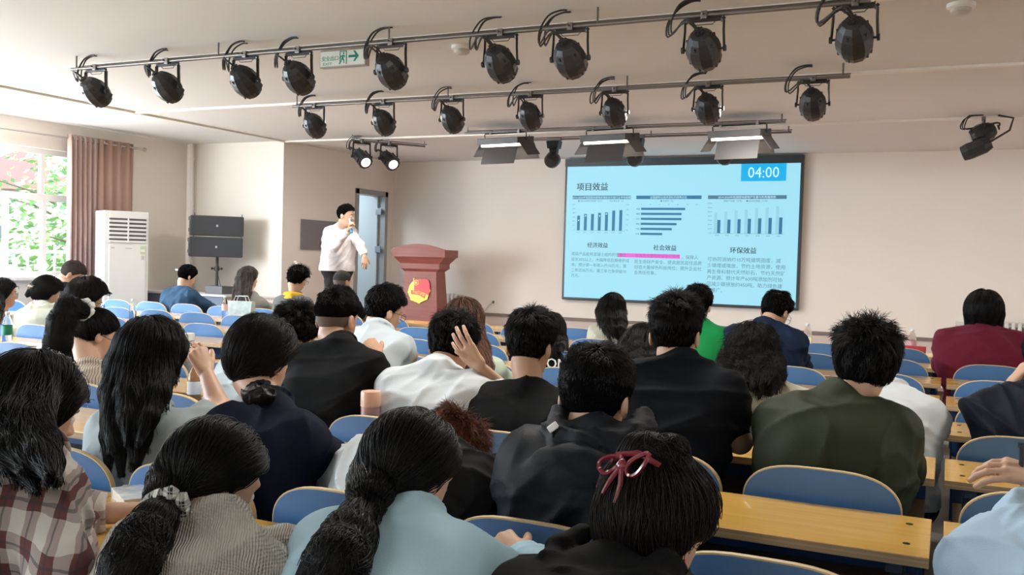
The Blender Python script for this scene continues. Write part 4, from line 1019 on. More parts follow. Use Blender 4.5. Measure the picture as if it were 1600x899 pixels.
    gm = top.get('mat') or mat('cloth_plain', (.5, .5, .5), .8)
    vs, qs = mesh_sdf(garf, lo, hi, (.0075, .0105, .017)[lod])
    gar = np_obj({'tee': 't_shirt', 'shirt': 'shirt', 'denim': 'shirt', 'jacket': 'jacket', 'hoodie': 'hoodie'}[kind], vs, qs, gm if isinstance(gm, list) else [gm], root, base)
    if isinstance(gm, list):          # two-tone garment: split by side
        me = gar.data; c = np.zeros(len(me.polygons)*3, F32); me.polygons.foreach_get('center', c); c = c.reshape(-1, 3)+base.astype(F32)
        x = (c-N.astype(F32))@lat.astype(F32); me.polygons.foreach_set('material_index', (x > top.get('split', 0)).astype(np.int32))
    # ---- hair
    ctx = dict(root=root, base=base, H=H, N=N, w=w, Rh=Rh, lat=lat, bf=bf, wl=wl, gar=gar, P=P, P2=P2, tor=tor, hs=hs, J=J, E=E, W=Wr, garf=garf, nax=nax)
    if hair and not nohead: build_hair(ctx, hair, lod, seed)
    return ctx

LINES = {'short': ([-.13, -.06, -.025, -.012, .012, .03, .055, .085], [-.078, -.074, -.052, -.010, -.012, .012, .040, .052]),
         'ear': ([-.13, -.05, -.01, .02, .045, .07, .095], [-.095, -.090, -.060, -.050, -.010, .030, .050]),
         'high': ([-.13, -.06, -.02, .02, .05, .085], [.005, .010, .018, .022, .036, .052]),
         'up': ([-.13, -.05, -.015, .0, .02, .05, .09], [-.080, -.072, -.045, -.005, .004, .036, .055])}
def build_hair(c, hd, lod, seed):
    w, Rh, H, hs, base, root = c['w'], c['Rh'], c['H'], c['hs'], c['base'], c['root']
    st = hd.get('style', 'short'); t = hd.get('t', .016); ttop = hd.get('top', 0.0); m = HM[hd.get('col', 'black')]
    kx, kz = LINES[hd.get('line', 'short')]; kx = np.array(kx, F32); kz = np.array(kz, F32)+hd.get('dz', 0)
    locks = []         # chains [(point, radius)...]
    lat, N = c['lat'], c['N']
    if 'curtain' in hd:
        cu = hd['curtain']; end = A3(atY(*cu['end'])) if not isinstance(cu['end'], np.ndarray) else cu['end']; ew = cu.get('w', .08); n = cu.get('n', 7); sp0 = cu.get('ang', 75)
        for i in range(n):
            a = R_(-sp0+2*sp0*i/(n-1)); s = math.sin(a); co_ = math.cos(a)
            p0 = w(s*(.070+t*.6), -co_*(.078+t*.5), .035); p1 = w(s*(.080+t), -co_*(.086+t), -.040)
            e = end+lat*s*ew+A3((0, 0, cu.get('vary', .02)*math.sin(i*2.3+seed)))
            p2 = p1*.62+e*.38-c['bf']*.006+lat*s*.012; p3 = p1*.28+e*.72-c['bf']*.004+lat*s*.006
            r = cu.get('r', .026); locks.append([(p0, r), (p1, r*1.1), (p2, r), (p3, r*.75), (e, r*.15)])
    for ch in hd.get('locks', []):
        locks.append([((A3(atY(*p)) if not isinstance(p, np.ndarray) else p), r) for p, r in ch])
    def push(p, r):
        p = A3(p); dr = unit(A3(O3)-p)
        for _ in range(30):
            if c['garf'](p[None].astype(F32))[0] > r*.55: break
            p = p+dr*.012
        return p
    if not hd.get('nopush'): locks = [ch[:1]+[(push(p, r), r) for p, r in ch[1:]] for ch in locks]
    if hd.get('join'): locks[0] = [(w(*hd['join']), .045), (push(locks[0][0][0]*.55+w(*hd['join'])*.45, .034), .034), (push(*locks[0][0]), locks[0][0][1])]+locks[0][1:]
    for ch in hd.get('hlocks', []): locks.append([(w(*p), r) for p, r in ch])
    blobs = [(w(*p), r) for p, r in hd.get('blobs', [])]
    cap_c = A3((0, -.004, .012)); cap_r = A3((.0775+t*hd.get('side', 1), .095+t, .090+t+ttop))
    wig = hd.get('lump', .0)
    def hsdf(p):
        q = ((p-H.astype(F32))@Rh.astype(F32))/F32(hs)
        d = ell(q, cap_c, cap_r)
        d = d + np.clip(F32(.035)-q[:, 2], 0, .11)*F32(hd.get('taper', .17 if st == 'short' else 0))
        if ttop: d = smin(d, ell(q, (0, .01, .05), (.066+t*.8, .082+t*.6, .052+t+ttop)), .02)
        cut = (np.interp(q[:, 1], kx, kz).astype(F32)-q[:, 2])*F32(.8)
        d = smax(d, cut, .012)*F32(hs)
        for pts in locks:
            for (a, ra), (b, rb) in zip(pts, pts[1:]): d = smin(d, seg(p, a, b, ra, rb), .018)
        for cc, r in blobs: d = smin(d, np.sqrt(((p-cc.astype(F32))**2).sum(1))-r, .012)
        if wig: d = d+fold(p, seed+3, wig, 38, base)
        return d
    P = [w(0, 0, .14), w(0, -.13, 0), w(.12, 0, 0), w(-.12, 0, 0), w(0, .12, .05), w(0, -.05, -.12)]+[p for ch in locks for p, r in ch]+[b_ for b_, r in blobs]
    P = np.array(P); hh = (.0050, .0068, .0105)[lod]
    vs, qs = mesh_sdf(hsdf, P.min(0)-.045, P.max(0)+.045, hh)
    mc = m.name+'_base'
    if mc not in MATS:
        m2 = m.copy(); m2.name = mc; MATS[mc] = m2; bb = m2.node_tree.nodes['Principled BSDF']; bb.inputs['Roughness'].default_value = .8; bb.inputs['Specular IOR Level'].default_value = .0
    ho = np_obj('hair', vs, qs, [MATS[mc]], root, base)
    if hd.get('stub'):
        kx2, kz2 = LINES['short']
        def sf(p):
            q = ((p-H.astype(F32))@Rh.astype(F32))/F32(hs)
            d = ell(q, (0, -.003, .012), (.0785, .0965, .092)); return smax(d, (np.interp(q[:, 1], kx2, kz2).astype(F32)-.012-q[:, 2])*F32(.8), .006)*F32(hs)
        v2, q2 = mesh_sdf(sf, P.min(0)-.045, P.max(0)+.045, hh); np_obj('shaved_hair', v2, q2, [mat('stubble', (.115, .080, .062), .75, noise=.35, nscale=300)], root, base)
    # strands lying over the hair volume
    rs = np.random.RandomState(seed+77)
    n = int(hd.get('n', 1.0)*(11000, 4500, 1200)[lod]); step = hd.get('step', .012); K = hd.get('K', 11)
    a, b_, cc, d_ = [vs[qs[:, i]] for i in range(4)]; area = np.linalg.norm(np.cross(cc-a, d_-b_), axis=1); pr = area/area.sum()
    f = rs.choice(len(qs), n, p=pr); u = rs.rand(n, 1); v = rs.rand(n, 1)
    p = ((a[f]*(1-u)+b_[f]*u)*(1-v)+(d_[f]*(1-u)+cc[f]*u)*v).astype(F32)
    e = F32(.002)
    def grad(p):
        s0 = hsdf(p); g = np.stack([hsdf(p+A3(x).astype(F32))-s0 for x in ((e, 0, 0), (0, e, 0), (0, 0, e))], 1); return s0, g/np.maximum(np.linalg.norm(g, axis=1, keepdims=True), 1e-6)
    tie = hd.get('tie'); tie = w(*tie) if tie is not None else None
    if hd.get('join'): tie = locks[0][2][0]
    crown = w(*hd.get('crown', (.01, -.045, .10)))
    part = hd.get('part')
    seglist = [(A3(x), A3(y), max(rx, ry)) for ch in locks for (x, rx), (y, ry) in zip(ch, ch[1:])]
    def flow(p):
        if part: a0, b0 = w(part[0], .075, .085), w(part[0], -.03, .10); ab = b0-a0; tt = np.clip((p-a0.astype(F32))@ab.astype(F32)/F32(ab@ab), 0, 1)[:, None]; v = p-(a0+tt*ab)
        else: v = p-crown
        if tie is not None: v = (tie-p)
        v = v/np.maximum(np.linalg.norm(v, axis=1, keepdims=True), 1e-5)
        q = (p-H)@Rh
        if tie is None:
            g = sstep((.03-q[:, 2])/.06)[:, None]; v = v*(1-g)+np.array([0, 0, -1.])*g
        if seglist:
            best = np.full(len(p), 9., F32); bt = np.zeros((len(p), 3))
            for x, y, r in seglist:
                dd = seg(p, x, y, r); mm = dd < best; best[mm] = dd[mm]; bt[mm] = unit(y-x)
            wgt = sstep((.018-best)/.02)[:, None]*(1 if tie is None else sstep(((np.linalg.norm(p-tie, axis=1)-.02)/.03))[:, None] if not hd.get('tailall') else 1)
            if tie is not None:
                onc = (ell(((p-H.astype(F32))@Rh.astype(F32))/F32(hs), cap_c, cap_r) < .008)[:, None]; wgt = np.where(onc, 0, wgt)
            v = v*(1-wgt)+bt*wgt
        return v
    wave = hd.get('wave', 0)
    if st == 'short':
        K = 5; lift = hd.get('lift', .35); L = hd.get('len', .028)
        s0, g = grad(p); v = flow(p); v -= g*(v*g).sum(1, keepdims=True); v /= np.maximum(np.linalg.norm(v, axis=1, keepdims=True), 1e-5)
        q = (p-H)@Rh; tp = sstep((q[:, 2]-.03)/.07)[:, None]
        def tuft(p, f, sd):
            r = np.random.RandomState(seed+sd); return np.stack([np.sin(p@(r.normal(size=3)*f)+r.rand()*6+1.5*np.sin(p@(r.normal(size=3)*f*.6))) for _ in range(3)], 1)
        ms = hd.get('mess', .15); tf = tuft(p-base, 75, 1)*ms*1.1
        v = v*(1-lift*tp*.6)+g*(.24+lift*tp*.55)+tf*(.35+tp)+rs.normal(size=(n, 3))*(.05+ms*.35*tp)
        v /= np.linalg.norm(v, axis=1, keepdims=True); L_ = L*(.50+.50*tp)*rs.uniform(.55, 1.2, (n, 1))
        X = [p-g*.002]; K = 6
        for k in range(1, K):
            X.append(X[-1]+v*L_/(K-1)); v = v-g*(.10+.16*lift*tp)+np.array([0, 0, -.05])+tf*.10; v /= np.linalg.norm(v, axis=1, keepdims=True)
        X = np.stack(X, 1)
    else:
        off = (-.001+hd.get('fluff', .0048)*(.55*rs.rand(n, 1)+1.9*rs.rand(n, 1)**9)).astype(F32); jit = rs.normal(size=(n, 3))*hd.get('jit', .07)+np.stack([np.sin(p@(rs.normal(size=3)*60)+rs.rand()*6) for _ in range(3)], 1)*hd.get('clump', .14); X = []
        ph = rs.rand(n, 1)*6
        Kn = K; tc = np.zeros((n, 1))
        for k in range(Kn):
            s0, g = grad(p); v = flow(p); tip = ((g*v).sum(1, keepdims=True) > .42)&(ell(((p-H.astype(F32))@Rh.astype(F32))/F32(hs), cap_c, cap_r) > .02)[:, None]; cor = (s0[:, None]-off); cor = np.where((cor > .012)|tip, 0, cor)
            p = (p-g*cor*.9).astype(F32); X.append(p.copy())
            v = v+jit; g = np.where(tip, 0, g)
            if wave: v = v+wave*np.cross(g, v)*np.sin(ph+k*1.15)
            v -= g*(v*g).sum(1, keepdims=True); v /= np.maximum(np.linalg.norm(v, axis=1, keepdims=True), 1e-5)
            tc = tc+tip+(np.array(s0)[:, None] > off+.010); p = (p+v*step*np.where(tc > 2, .03, 1)).astype(F32)
        X = np.stack(X, 1)
    K = X.shape[1]
    hc = bpy.data.hair_curves.new('hair_strands'); hc.add_curves([K]*n)
    hc.attributes['position'].data.foreach_set('vector', (X-base).astype(F32).ravel())
    r0 = hd.get('r', (.00062, .0008, .0014)[lod]); rr = np.tile(np.concatenate([np.full(K-2, 1.0), [.75, .25]])*r0, n).astype(F32)
    ra = hc.attributes.get('radius') or hc.attributes.new('radius', 'FLOAT', 'POINT'); ra.data.foreach_set('value', rr)
    hc.materials.append(m)
    o = bpy.data.objects.new('hair_strands', hc); COL.objects.link(o); o.parent = ho; o['kind'] = 'stuff'
    c['hair'] = ho; c['hsdf'] = hsdf; c['locks'] = locks
# ------------------------------------------------------------------ cloth
def fab(name, c, rough=.85, **k):
    m = mat('fabric_'+name, c, rough, **dict(dict(bump=.15, bscale=320, noise=.05, nscale=9), **k)); m.node_tree.nodes['Principled BSDF'].inputs['Specular IOR Level'].default_value = .15; return m
BLK = fab('black', (.0042, .0046, .0052)); BLK2 = fab('faded_black', (.0078, .0082, .0088)); SLATE = fab('slate', (.0080, .0100, .0140), .6); NAVY = fab('navy', (.0045, .0065, .019)); WHT = fab('white', (.60, .64, .655)); WHT2 = fab('cool_white', (.50, .565, .60))
NAVJ = fab('navy_jacket', (.005, .008, .018), .6); OLIVE = fab('olive', (.0235, .030, .0135), .6); CREAM = fab('cream', (.46, .44, .34)); SKY = fab('sky', (.36, .53, .62)); DEN = fab('denim', (.028, .065, .12)); DEN2 = fab('dark_denim', (.010, .020, .050))
def pattern(name, kind, c1, c2, c3=None, scale=8.0):
    m = fab(name, c1); n = m.node_tree.nodes; L = m.node_tree.links; b = n['Principled BSDF']
    tc = n.new('ShaderNodeTexCoord'); sp = n.new('ShaderNodeSeparateXYZ'); L.new(tc.outputs['Object'], sp.inputs[0])
    def mth(op, a, b_=None):
        x = n.new('ShaderNodeMath'); x.operation = op
        for i, q in enumerate((a, b_)):
            if q is None: continue
            if isinstance(q, (int, float)): x.inputs[i].default_value = q
            else: L.new(q, x.inputs[i])
        return x.outputs[0]
    u = mth('ADD', mth('MULTIPLY', sp.outputs[0], 1.0), mth('MULTIPLY', sp.outputs[1], .75)); v = mth('ADD', sp.outputs[2], mth('MULTIPLY', sp.outputs[0], .18))
    nz = n.new('ShaderNodeTexNoise'); nz.inputs['Scale'].default_value = 9; L.new(tc.outputs['Object'], nz.inputs['Vector'])
    wob = mth('MULTIPLY', mth('SUBTRACT', nz.outputs['Fac'], .5), .035); u = mth('ADD', u, wob); v = mth('ADD', v, wob)
    def band(q, f, th, ph=0): return mth('GREATER_THAN', mth('FRACT', mth('ADD', mth('MULTIPLY', q, f), ph)), th)
    def mixc(f, a, c):
        x = n.new('ShaderNodeMix'); x.data_type = 'RGBA'
        if isinstance(f, (int, float)): x.inputs[0].default_value = f
        else: L.new(f, x.inputs[0])
        for i, q in ((6, a), (7, c)):
            if isinstance(q, tuple): x.inputs[i].default_value = (*q, 1)
            else: L.new(q, x.inputs[i])
        return x.outputs[2]
    if kind == 'plaid':
        f = mth('MULTIPLY', mth('ADD', band(u, scale, .52), band(v, scale, .52)), .5)
        col = mixc(f, c1, c2); t = mth('MAXIMUM', band(u, scale, .93, .25), band(v, scale, .93, .25)); col = mixc(mth('MULTIPLY', t, .6), col, c3)
    elif kind == 'stripe': col = mixc(band(u, scale, .70), c1, c2)
    elif kind == 'knit':
        f = mth('ADD', mth('MULTIPLY', mth('SINE', mth('MULTIPLY', u, scale*6.283)), .5), .5); col = mixc(f, c1, c2)
        bp = n.new('ShaderNodeBump'); bp.inputs['Strength'].default_value = .9; bp.inputs['Distance'].default_value = .004
        g = mth('ADD', f, mth('MULTIPLY', mth('SINE', mth('MULTIPLY', v, scale*9)), .35)); L.new(g, bp.inputs['Height']); L.new(bp.outputs[0], b.inputs['Normal'])
    L.new(col, b.inputs['Base Color']); return m
PLAID = pattern('plaid_brown', 'plaid', (.52, .49, .45), (.120, .050, .045), (.05, .05, .06), 15.0)
STRIPE = pattern('stripe_beige', 'stripe', (.50, .44, .36), (.22, .15, .11), None, 70)
KNIT = pattern('knit_beige', 'knit', (.54, .52, .46), (.40, .38, .33), None, 165)
CHECK = pattern('check_black_white', 'plaid', (.55, .56, .52), (.02, .025, .02), (.5, .5, .5), 42)
MINT = fab('grey_mint', (.345, .395, .40))
# ------------------------------------------------------------------ the people, nearest rows last
S1 = dict(style='short')
def short(**k): return dict(dict(style='short', t=.013, top=.010, lift=.45, len=.032), **k)
def extra(c, name, f, pts, h, m, pad=.05):
    q = np.array(pts); vs, qs = mesh_sdf(f, q.min(0)-pad, q.max(0)+pad, h); return np_obj(name, vs, qs, [m], c['root'], c['base'])
def ringtube(c, name, ctr, ax, R, r, m, lump=0, n=40):
    ax = Vector(unit(ax)); a = ax.orthogonal().normalized(); b = ax.cross(a); ctr = Vector(ctr-c['base']); mb = MB()
    P = [ctr+(a*math.cos(t)+b*math.sin(t))*(R*(1+lump*.25*math.sin(7*t))) for t in [2*math.pi*k/n for k in range(n+1)]]
    mb.tube(P, [r*(1+lump*.5*math.sin(9*2*math.pi*k/n)) for k in range(n+1)], 10, caps=False); return mb.build(name, m, c['root'], smooth=True)
PX = lambda u, v, y: A3(atY(u, v, y))
SEAT = 'students in the rows of seats'
# presenter
c = person('man in a white shirt and black trousers standing on the stage with a microphone', (540, 336), 9.75, (534, 351), 9.82, sw=.215, phi=R_(78), bow=.02, bphi=R_(128), lod=1, standing=True, build=1.22, skin='mid', seed=3,
    top=dict(kind='shirt', mat=fab('presenter_white', (.70, .66, .66)), sleeve='long', fold=.0045, freq=20, bag=.006), trousers=(.012, .012, .014), group=None, hs=1.10,
    arms=(dict(elbow=PX(563, 384, 9.66), wrist=PX(570, 401, 9.60), hd=(.05, -.1, -1), hn=(-.6, .6, 0), curl=(.3, .4, .3)),
          dict(elbow=PX(523, 386, 9.50), wrist=PX(545, 359, 9.40), hd=(.35, -.25, .75), hn=(.75, .55, -.2), curl=(1.0, 1.2, .8))),
    hair=short(t=.012, top=.008, len=.02, n=1.0))
mbx = MB(); a, b = PX(549, 364, 9.36)-c['base'], PX(547, 341, 9.42)-c['base']
mic = empty('microphone', tuple(c['base']+a), 0, 'silver and blue handheld microphone held by the standing man', 'microphone')
d = Vector(b-a); MB().tube([(0, 0, 0), d*.30], [.018, .018], 12).build('lower_grip', mat('mic_blue', (.02, .20, .50), .35), mic, smooth=True)
MB().tube([d*.30, d*.74, d*.78], [.018, .016, .020], 12).build('handle', mat('mic_silver', (.5, .5, .5), .3, .6), mic, smooth=True); MB().ball(tuple(d*.9), .026, 12, 8).build('grille', mat('mic_mesh', (.35, .33, .32), .4, .6), mic, smooth=True)
b = MB()
for k in range(6):
    p = PX(545+k*.3, 352+k*12, 9.57)-c['base']; b.ball(tuple(p), .006, 6, 4)
b.build('button', mat('button', (.8, .78, .75), .4), c['root'])
# row by the stage
c = person('person in a blue denim shirt, hair clip, beside the loudspeaker stand', (292, 431), 7.80, (284, 449), 7.74, 7, sw=.24, phi=.25, bow=.35, lod=2, seed=11, group=SEAT, top=dict(kind='denim', mat=DEN, sleeve='long', bag=.012, fold=.006), hair=short(t=.016, line='ear', len=.02),
    arms=(None, dict(elbow=PX(322, 478, 7.95), wrist=PX(338, 486, 8.15))))
b = MB(); b.box(-.07, -.02, -.118, -.110, .02, .034); c['wl'](b, 'hair_clip', mat('clip_silver', (.6, .6, .58), .3, .6))
c = person('woman with long ash-brown hair in a grey cardigan left of the stage', (388, 433), 7.80, (392, 462), 7.74, 7, sw=.22, phi=.35, bow=.1, lod=2, seed=12, group=SEAT, top=dict(kind='jacket', mat=fab('grey_cardigan', (.22, .205, .185)), sleeve='long', bag=.01), hair=dict(style='long', line='ear', col='ash', t=.02, part=(0,), curtain=dict(end=(372, 490, 7.62), w=.10)))
c = person('curly-haired woman in a yellow hood and grey coat, white hair clip', (465, 434), 7.78, (460, 460), 7.72, 7, sw=.22, phi=.45, bow=.35, lod=2, seed=13, group=SEAT, glasses=True, top=dict(kind='jacket', mat=fab('grey_coat', (.13, .135, .13)), sleeve='long', bag=.012), hair=dict(style='short', line='ear', t=.026, top=.012, len=.04, mess=.45, lift=.3, lump=.004, taper=.05))
extra(c, 'hood', lambda p: smin(torus(p, c['N']+np.array([0, 0, .02]), (0, .3, 1), .075, .028, 1.2, c['lat']), ell(p, c['N']-c['bf']*.10-A3((0, 0, .05)), (.10, .035, .07)), .02)+fold(p, 4, .004, 30, c['base']), [c['N']-.17, c['N']+.17], .012, fab('mustard', (.66, .40, .04)))
b = MB()
for k in range(5): a = k*1.257; b.ball((-.03+.016*math.cos(a), -.06+.010*math.sin(a), .135+.004*k), (.013, .011, .008), 8, 5)
c['wl'](b, 'flower_clip', mat('clip_ivory', (.82, .80, .70), .4))
person('short grey-haired man in black sitting below the standing presenter', (534, 440), 7.35, (534, 463), 7.30, 7, sw=.24, phi=.1, bow=.1, lod=2, seed=14, group=SEAT, top=dict(kind='shirt', mat=BLK), hair=short(t=.006, top=.003, line='high', dz=-.03, col='grey', len=.010, lift=.6, stub=1), skin='tan')
# sixth / seventh rows
person('woman with long black hair in a cream blouse in front of the display', (957, 481), 6.85, (960, 505), 6.80, 6, sw=.20, bow=.2, lod=1, seed=21, group=SEAT, top=dict(kind='shirt', mat=CREAM, sleeve='long', bag=.006, fold=.005), hair=dict(style='long', line='ear', t=.018, part=(0,), curtain=dict(end=(962, 528, 6.6), w=.055)))
person('person in a wine-red sweater with bobbed black hair at the far right', (1537, 486), 6.82, (1537, 512), 6.76, 6, sw=.285, phi=-.25, bow=.05, lod=1, seed=22, group=SEAT, glasses=True, build=1.12, top=dict(kind='jacket', mat=fab('wine', (.135, .014, .030)), sleeve='long', bag=.02, fold=.006), hs=1.08, hair=dict(style='bob', line='ear', t=.030, n=1.3, part=(0,), blobs=[], hlocks=[[((x, y, -.02), .035), ((x*1.02, y*1.0, -.085), .026)] for x, y in ((-.078, -.01), (-.065, -.055), (-.02, -.08), (.02, -.08), (.065, -.055), (.078, -.01))], step=.014, K=9, nopush=True))
person('man in a dark denim jacket, head bowed, below the display right end', (1212, 486), 5.88, (1196, 505), 5.78, 5, sw=.25, phi=.35, bow=.55, lod=1, seed=23, group=SEAT, glasses=True, top=dict(kind='denim', mat=DEN2, sleeve='long', bag=.012, fold=.006), hair=short(t=.018, top=.012))
c = person('woman with dark hair in a black top lettered white on the back', (857, 520), 5.02, (862, 556), 4.95, 4, sw=.19, bow=.3, lod=1, seed=24, group=SEAT, top=dict(kind='tee', mat=BLK), hair=dict(style='long', line='ear', col='wine', t=.022, part=(0,), curtain=dict(end=(860, 552, 4.78), w=.06, n=5)))
v = Matrix.Translation(Vector(PX(853, 575, 4.76)-c['base'])) @ Matrix.Rotation(R_(90), 4, 'X'); text('lettering', 'OMS', .080, v, WHT, c['root'], 'LEFT', .001, .001)
person('person in a bright green top beyond the tall black T-shirt', (1090, 476), 5.90, (1094, 506), 5.82, 5, sw=.21, bow=.2, lod=1, seed=25, group=SEAT, top=dict(kind='shirt', mat=fab('green', (.012, .27, .075)), sleeve='long', bag=.01), hair=short(t=.020, top=.01))
person('bowed man in a navy jacket with a pale collar by the window', (112, 428), 5.95, (100, 448), 5.84, 5, sw=.22, phi=.7, bow=.6, lod=1, seed=26, group=SEAT, top=dict(kind='denim', mat=[NAVY, NAVY], sleeve='long', bag=.012), hair=short(t=.012, col='ash', len=.02), skin='mid')
# fourth / fifth rows at left
person('woman in profile with glasses and a salmon top at the left edge', (4, 456), 4.95, (-6, 488), 4.88, 4, sw=.19, phi=.55, bow=.05, lod=1, seed=31, group=SEAT, glasses=True, top=dict(kind='shirt', mat=fab('salmon', (.62, .34, .27)), sleeve='long'), hair=dict(style='long', line='ear', t=.014, part=(0,), curtain=dict(end=(-8, 500, 4.75), w=.06)))
c = person('person in a pale sage hoodie with pinned-up dark hair at left', (73, 457), 5.0, (66, 482), 4.92, 4, sw=.22, phi=.2, bow=.25, lod=1, seed=32, group=SEAT, top=dict(kind='hoodie', mat=fab('sage', (.42, .435, .38)), sleeve='long', bag=.014, fold=.006), hair=dict(style='pin', line='up', t=.022, top=.006, crown=(.0, .03, .11), hlocks=[[((-.05, -.085, .01), .03), ((-.075, -.09, -.03), .022)]]))
b = MB()
for k in range(7): b.tube([(-.06+.012*k, -.115, -.005), (-.055+.012*k, -.13, .015), (-.05+.012*k, -.118, .03)], .003, 5)
c['wl'](b, 'hair_clip', mat('clip_brass', (.55, .48, .36), .3, .7))
person('person with a dark bowl haircut in a navy top, left of centre', (134, 466), 4.08, (127, 492), 3.98, 3, sw=.20, phi=.35, bow=.4, lod=1, seed=33, group=SEAT, glasses=True, top=dict(kind='shirt', mat=NAVY, sleeve='long', bag=.008), hair=dict(style='bowl', line='ear', t=.028, top=.006, dz=.035, col='soft', K=8))
# third and fourth rows
person('man in a white shirt with glasses, turned right, facing the lectern', (600, 484), 4.10, (588, 510), 4.0, 3, sw=.225, phi=.45, bow=.25, lod=1, seed=41, group=SEAT, glasses=True, top=dict(kind='shirt', mat=WHT2, sleeve='short', fold=.006), hair=short(t=.018, top=.014, len=.035), arms=(None, dict(elbow=PX(640, 556, 4.15))))
person('woman with long red-streaked brown hair and a mint top, third row beyond', (724, 503), 4.10, (736, 545), 4.02, 3, sw=.19, bow=.25, lod=1, seed=42, group=SEAT, top=dict(kind='tee', mat=fab('mint', (.42, .50, .40))), hair=dict(style='long', line='ear', col='streak', t=.022, part=(0,), curtain=dict(end=(748, 588, 3.84), w=.07), K=13))
person('person in black with bowed brown-black hair, left of the tall man', (1006, 546), 4.02, (984, 566), 3.90, 3, sw=.22, bow=.6, lod=1, seed=43, group=SEAT, top=dict(kind='tee', mat=BLK), hair=dict(style='long', line='ear', t=.018, curtain=dict(end=(1006, 572, 3.95), w=.05, n=5)))
person('woman with wavy dark hair over a cream top, right of centre', (1177, 548), 4.02, (1192, 592), 3.95, 3, sw=.24, bow=.2, lod=0, seed=44, group=SEAT, top=dict(kind='shirt', mat=CREAM, sleeve='long', fold=.005, bag=.006), hair=dict(style='long', line='ear', t=.022, part=(0,), wave=.38, lump=.003, curtain=dict(end=(1168, 606, 3.76), w=.090, n=8, vary=.030), K=10, fluff=.010, jit=.10))
person('person in a white shirt mostly hidden behind the olive jacket', (1352, 566), 4.15, (1388, 606), 4.02, 3, sw=.215, phi=-.3, bow=.5, lod=1, seed=45, group=SEAT, top=dict(kind='shirt', mat=WHT, sleeve='long', bag=.014, fold=.006), hair=short())
person('person in a navy jacket cut by the right edge, resting chin on hand', (1640, 566), 4.05, (1632, 604), 3.95, 3, sw=.25, phi=-.2, bow=.2, lod=0, seed=46, group=SEAT, top=dict(kind='jacket', mat=NAVJ, sleeve='long', bag=.016, fold=.009, cuffback=.045), hair=short(),
    arms=(dict(elbow=PX(1562, 660, 4.05), wrist=PX(1581, 600, 4.10), hd=(.5, .1, .8), hn=(.7, .2, -.5), curl=(.8, .9, .6)), None))
# second row (beyond the nearest desks)
c = person('woman with a high black ponytail, white scrunchie and striped shirt', (150, 520), 3.18, (138, 572), 3.06, 2, sw=.19, phi=.30, bow=.50, lod=0, seed=51, group=SEAT, glasses=True, skin='mid', top=dict(kind='shirt', mat=STRIPE, sleeve='long', fold=.004),
    hair=dict(style='pony', line='up', t=.012, tie=(-.012, -.10, .075), nopush=True, locks=[[((130, 487, 3.02), .035), ((108, 480, 2.98), .048), ((96, 505, 2.93), .055), ((90, 540, 2.90), .052), ((84, 575, 2.88), .035), ((80, 600, 2.87), .012)]], K=12))
ringtube(c, 'scrunchie', PX(130, 484, 3.03), PX(140, 488, 3.1)-PX(118, 480, 2.98), .036, .016, fab('scrunchie_white', (.62, .65, .60)), .5)
person('person with bushy dark hair and a white shirt behind the low bun', (457, 521), 3.28, (418, 545), 3.18, 2, sw=.21, bow=.45, phi=.2, roll=.25, lod=0, seed=52, group=SEAT, top=dict(kind='shirt', mat=WHT2, sleeve='short', fold=.006), hair=short(t=.022, top=.010, mess=.35, len=.040, n=1.3), pelvis=(-2.75, 3.04, .50))
person('man with a faded flat-top haircut in a black T-shirt', (526, 496), 3.15, (530, 530), 3.07, 2, sw=.235, bow=.12, lod=0, seed=53, group=SEAT, skin='tan', top=dict(kind='tee', mat=BLK, fold=.004, slen=.85), hair=short(line='high', dz=-.016, t=.010, top=.014, len=.016, lift=.9, mess=.2, n=1.2, stub=1),
    arms=(None, dict(elbow=PX(598, 640, 3.38), wrist=PX(590, 552, 3.46), hd=(-.75, .25, .45), hn=(-.3, .5, -.7), curl=(.9, 1.1, .7))))
person('man in a white T-shirt holding the back of his head', (706, 539), 3.16, (684, 567), 3.04, 2, sw=.245, bow=.42, lod=0, seed=54, group=SEAT, skin='mid', top=dict(kind='tee', mat=WHT, fold=.005, slen=.8), hair=short(t=.020, top=.010, len=.036, mess=.22),
    arms=(None, dict(elbow=PX(790, 615, 3.30), wrist=PX(749, 574, 3.12), hd=unit(PX(722, 538, 3.10)-PX(749, 574, 3.12)), hn=(-.15, 1, .05), curl=(.12, .22, .2), spread=.13, thumb=.1, td=PX(716, 562, 3.08)-PX(745, 572, 3.11), fine=True)))
person('man with a thick neck in a charcoal T-shirt, centre of the hall', (828, 538), 3.10, (826, 597), 3.03, 2, sw=.245, bow=.18, lod=0, seed=55, group=SEAT, skin='mid', top=dict(kind='tee', mat=BLK2, fold=.0045, slen=.85), hair=short(t=.014, top=.016, len=.040))
person('tall man in a dark navy-black T-shirt in front of the display', (1055, 520), 3.06, (1062, 558), 2.99, 2, sw=.232, bow=.10, build=.90, lod=0, seed=56, group=SEAT, skin='mid', top=dict(kind='tee', mat=fab('blue_black', (.0048, .0065, .0095)), fold=.0055, slen=.66), hair=short(t=.013, top=.018, len=.042, lift=.7, mess=.22),
    arms=(None, dict(elbow=PX(1156, 690, 3.20))))
person('man with tousled black hair in a baggy olive bomber jacket', (1353, 568), 3.02, (1308, 618), 2.94, 2, sw=.238, bow=.18, phi=-.05, roll=.05, lod=0, seed=57, group=SEAT, build=1.08, skin='mid', top=dict(kind='jacket', mat=OLIVE, sleeve='long', bag=.018, fold=.0050, freq=13), hair=short(t=.027, top=.010, len=.045, mess=.30, lift=.45, side=1.0, taper=.12))
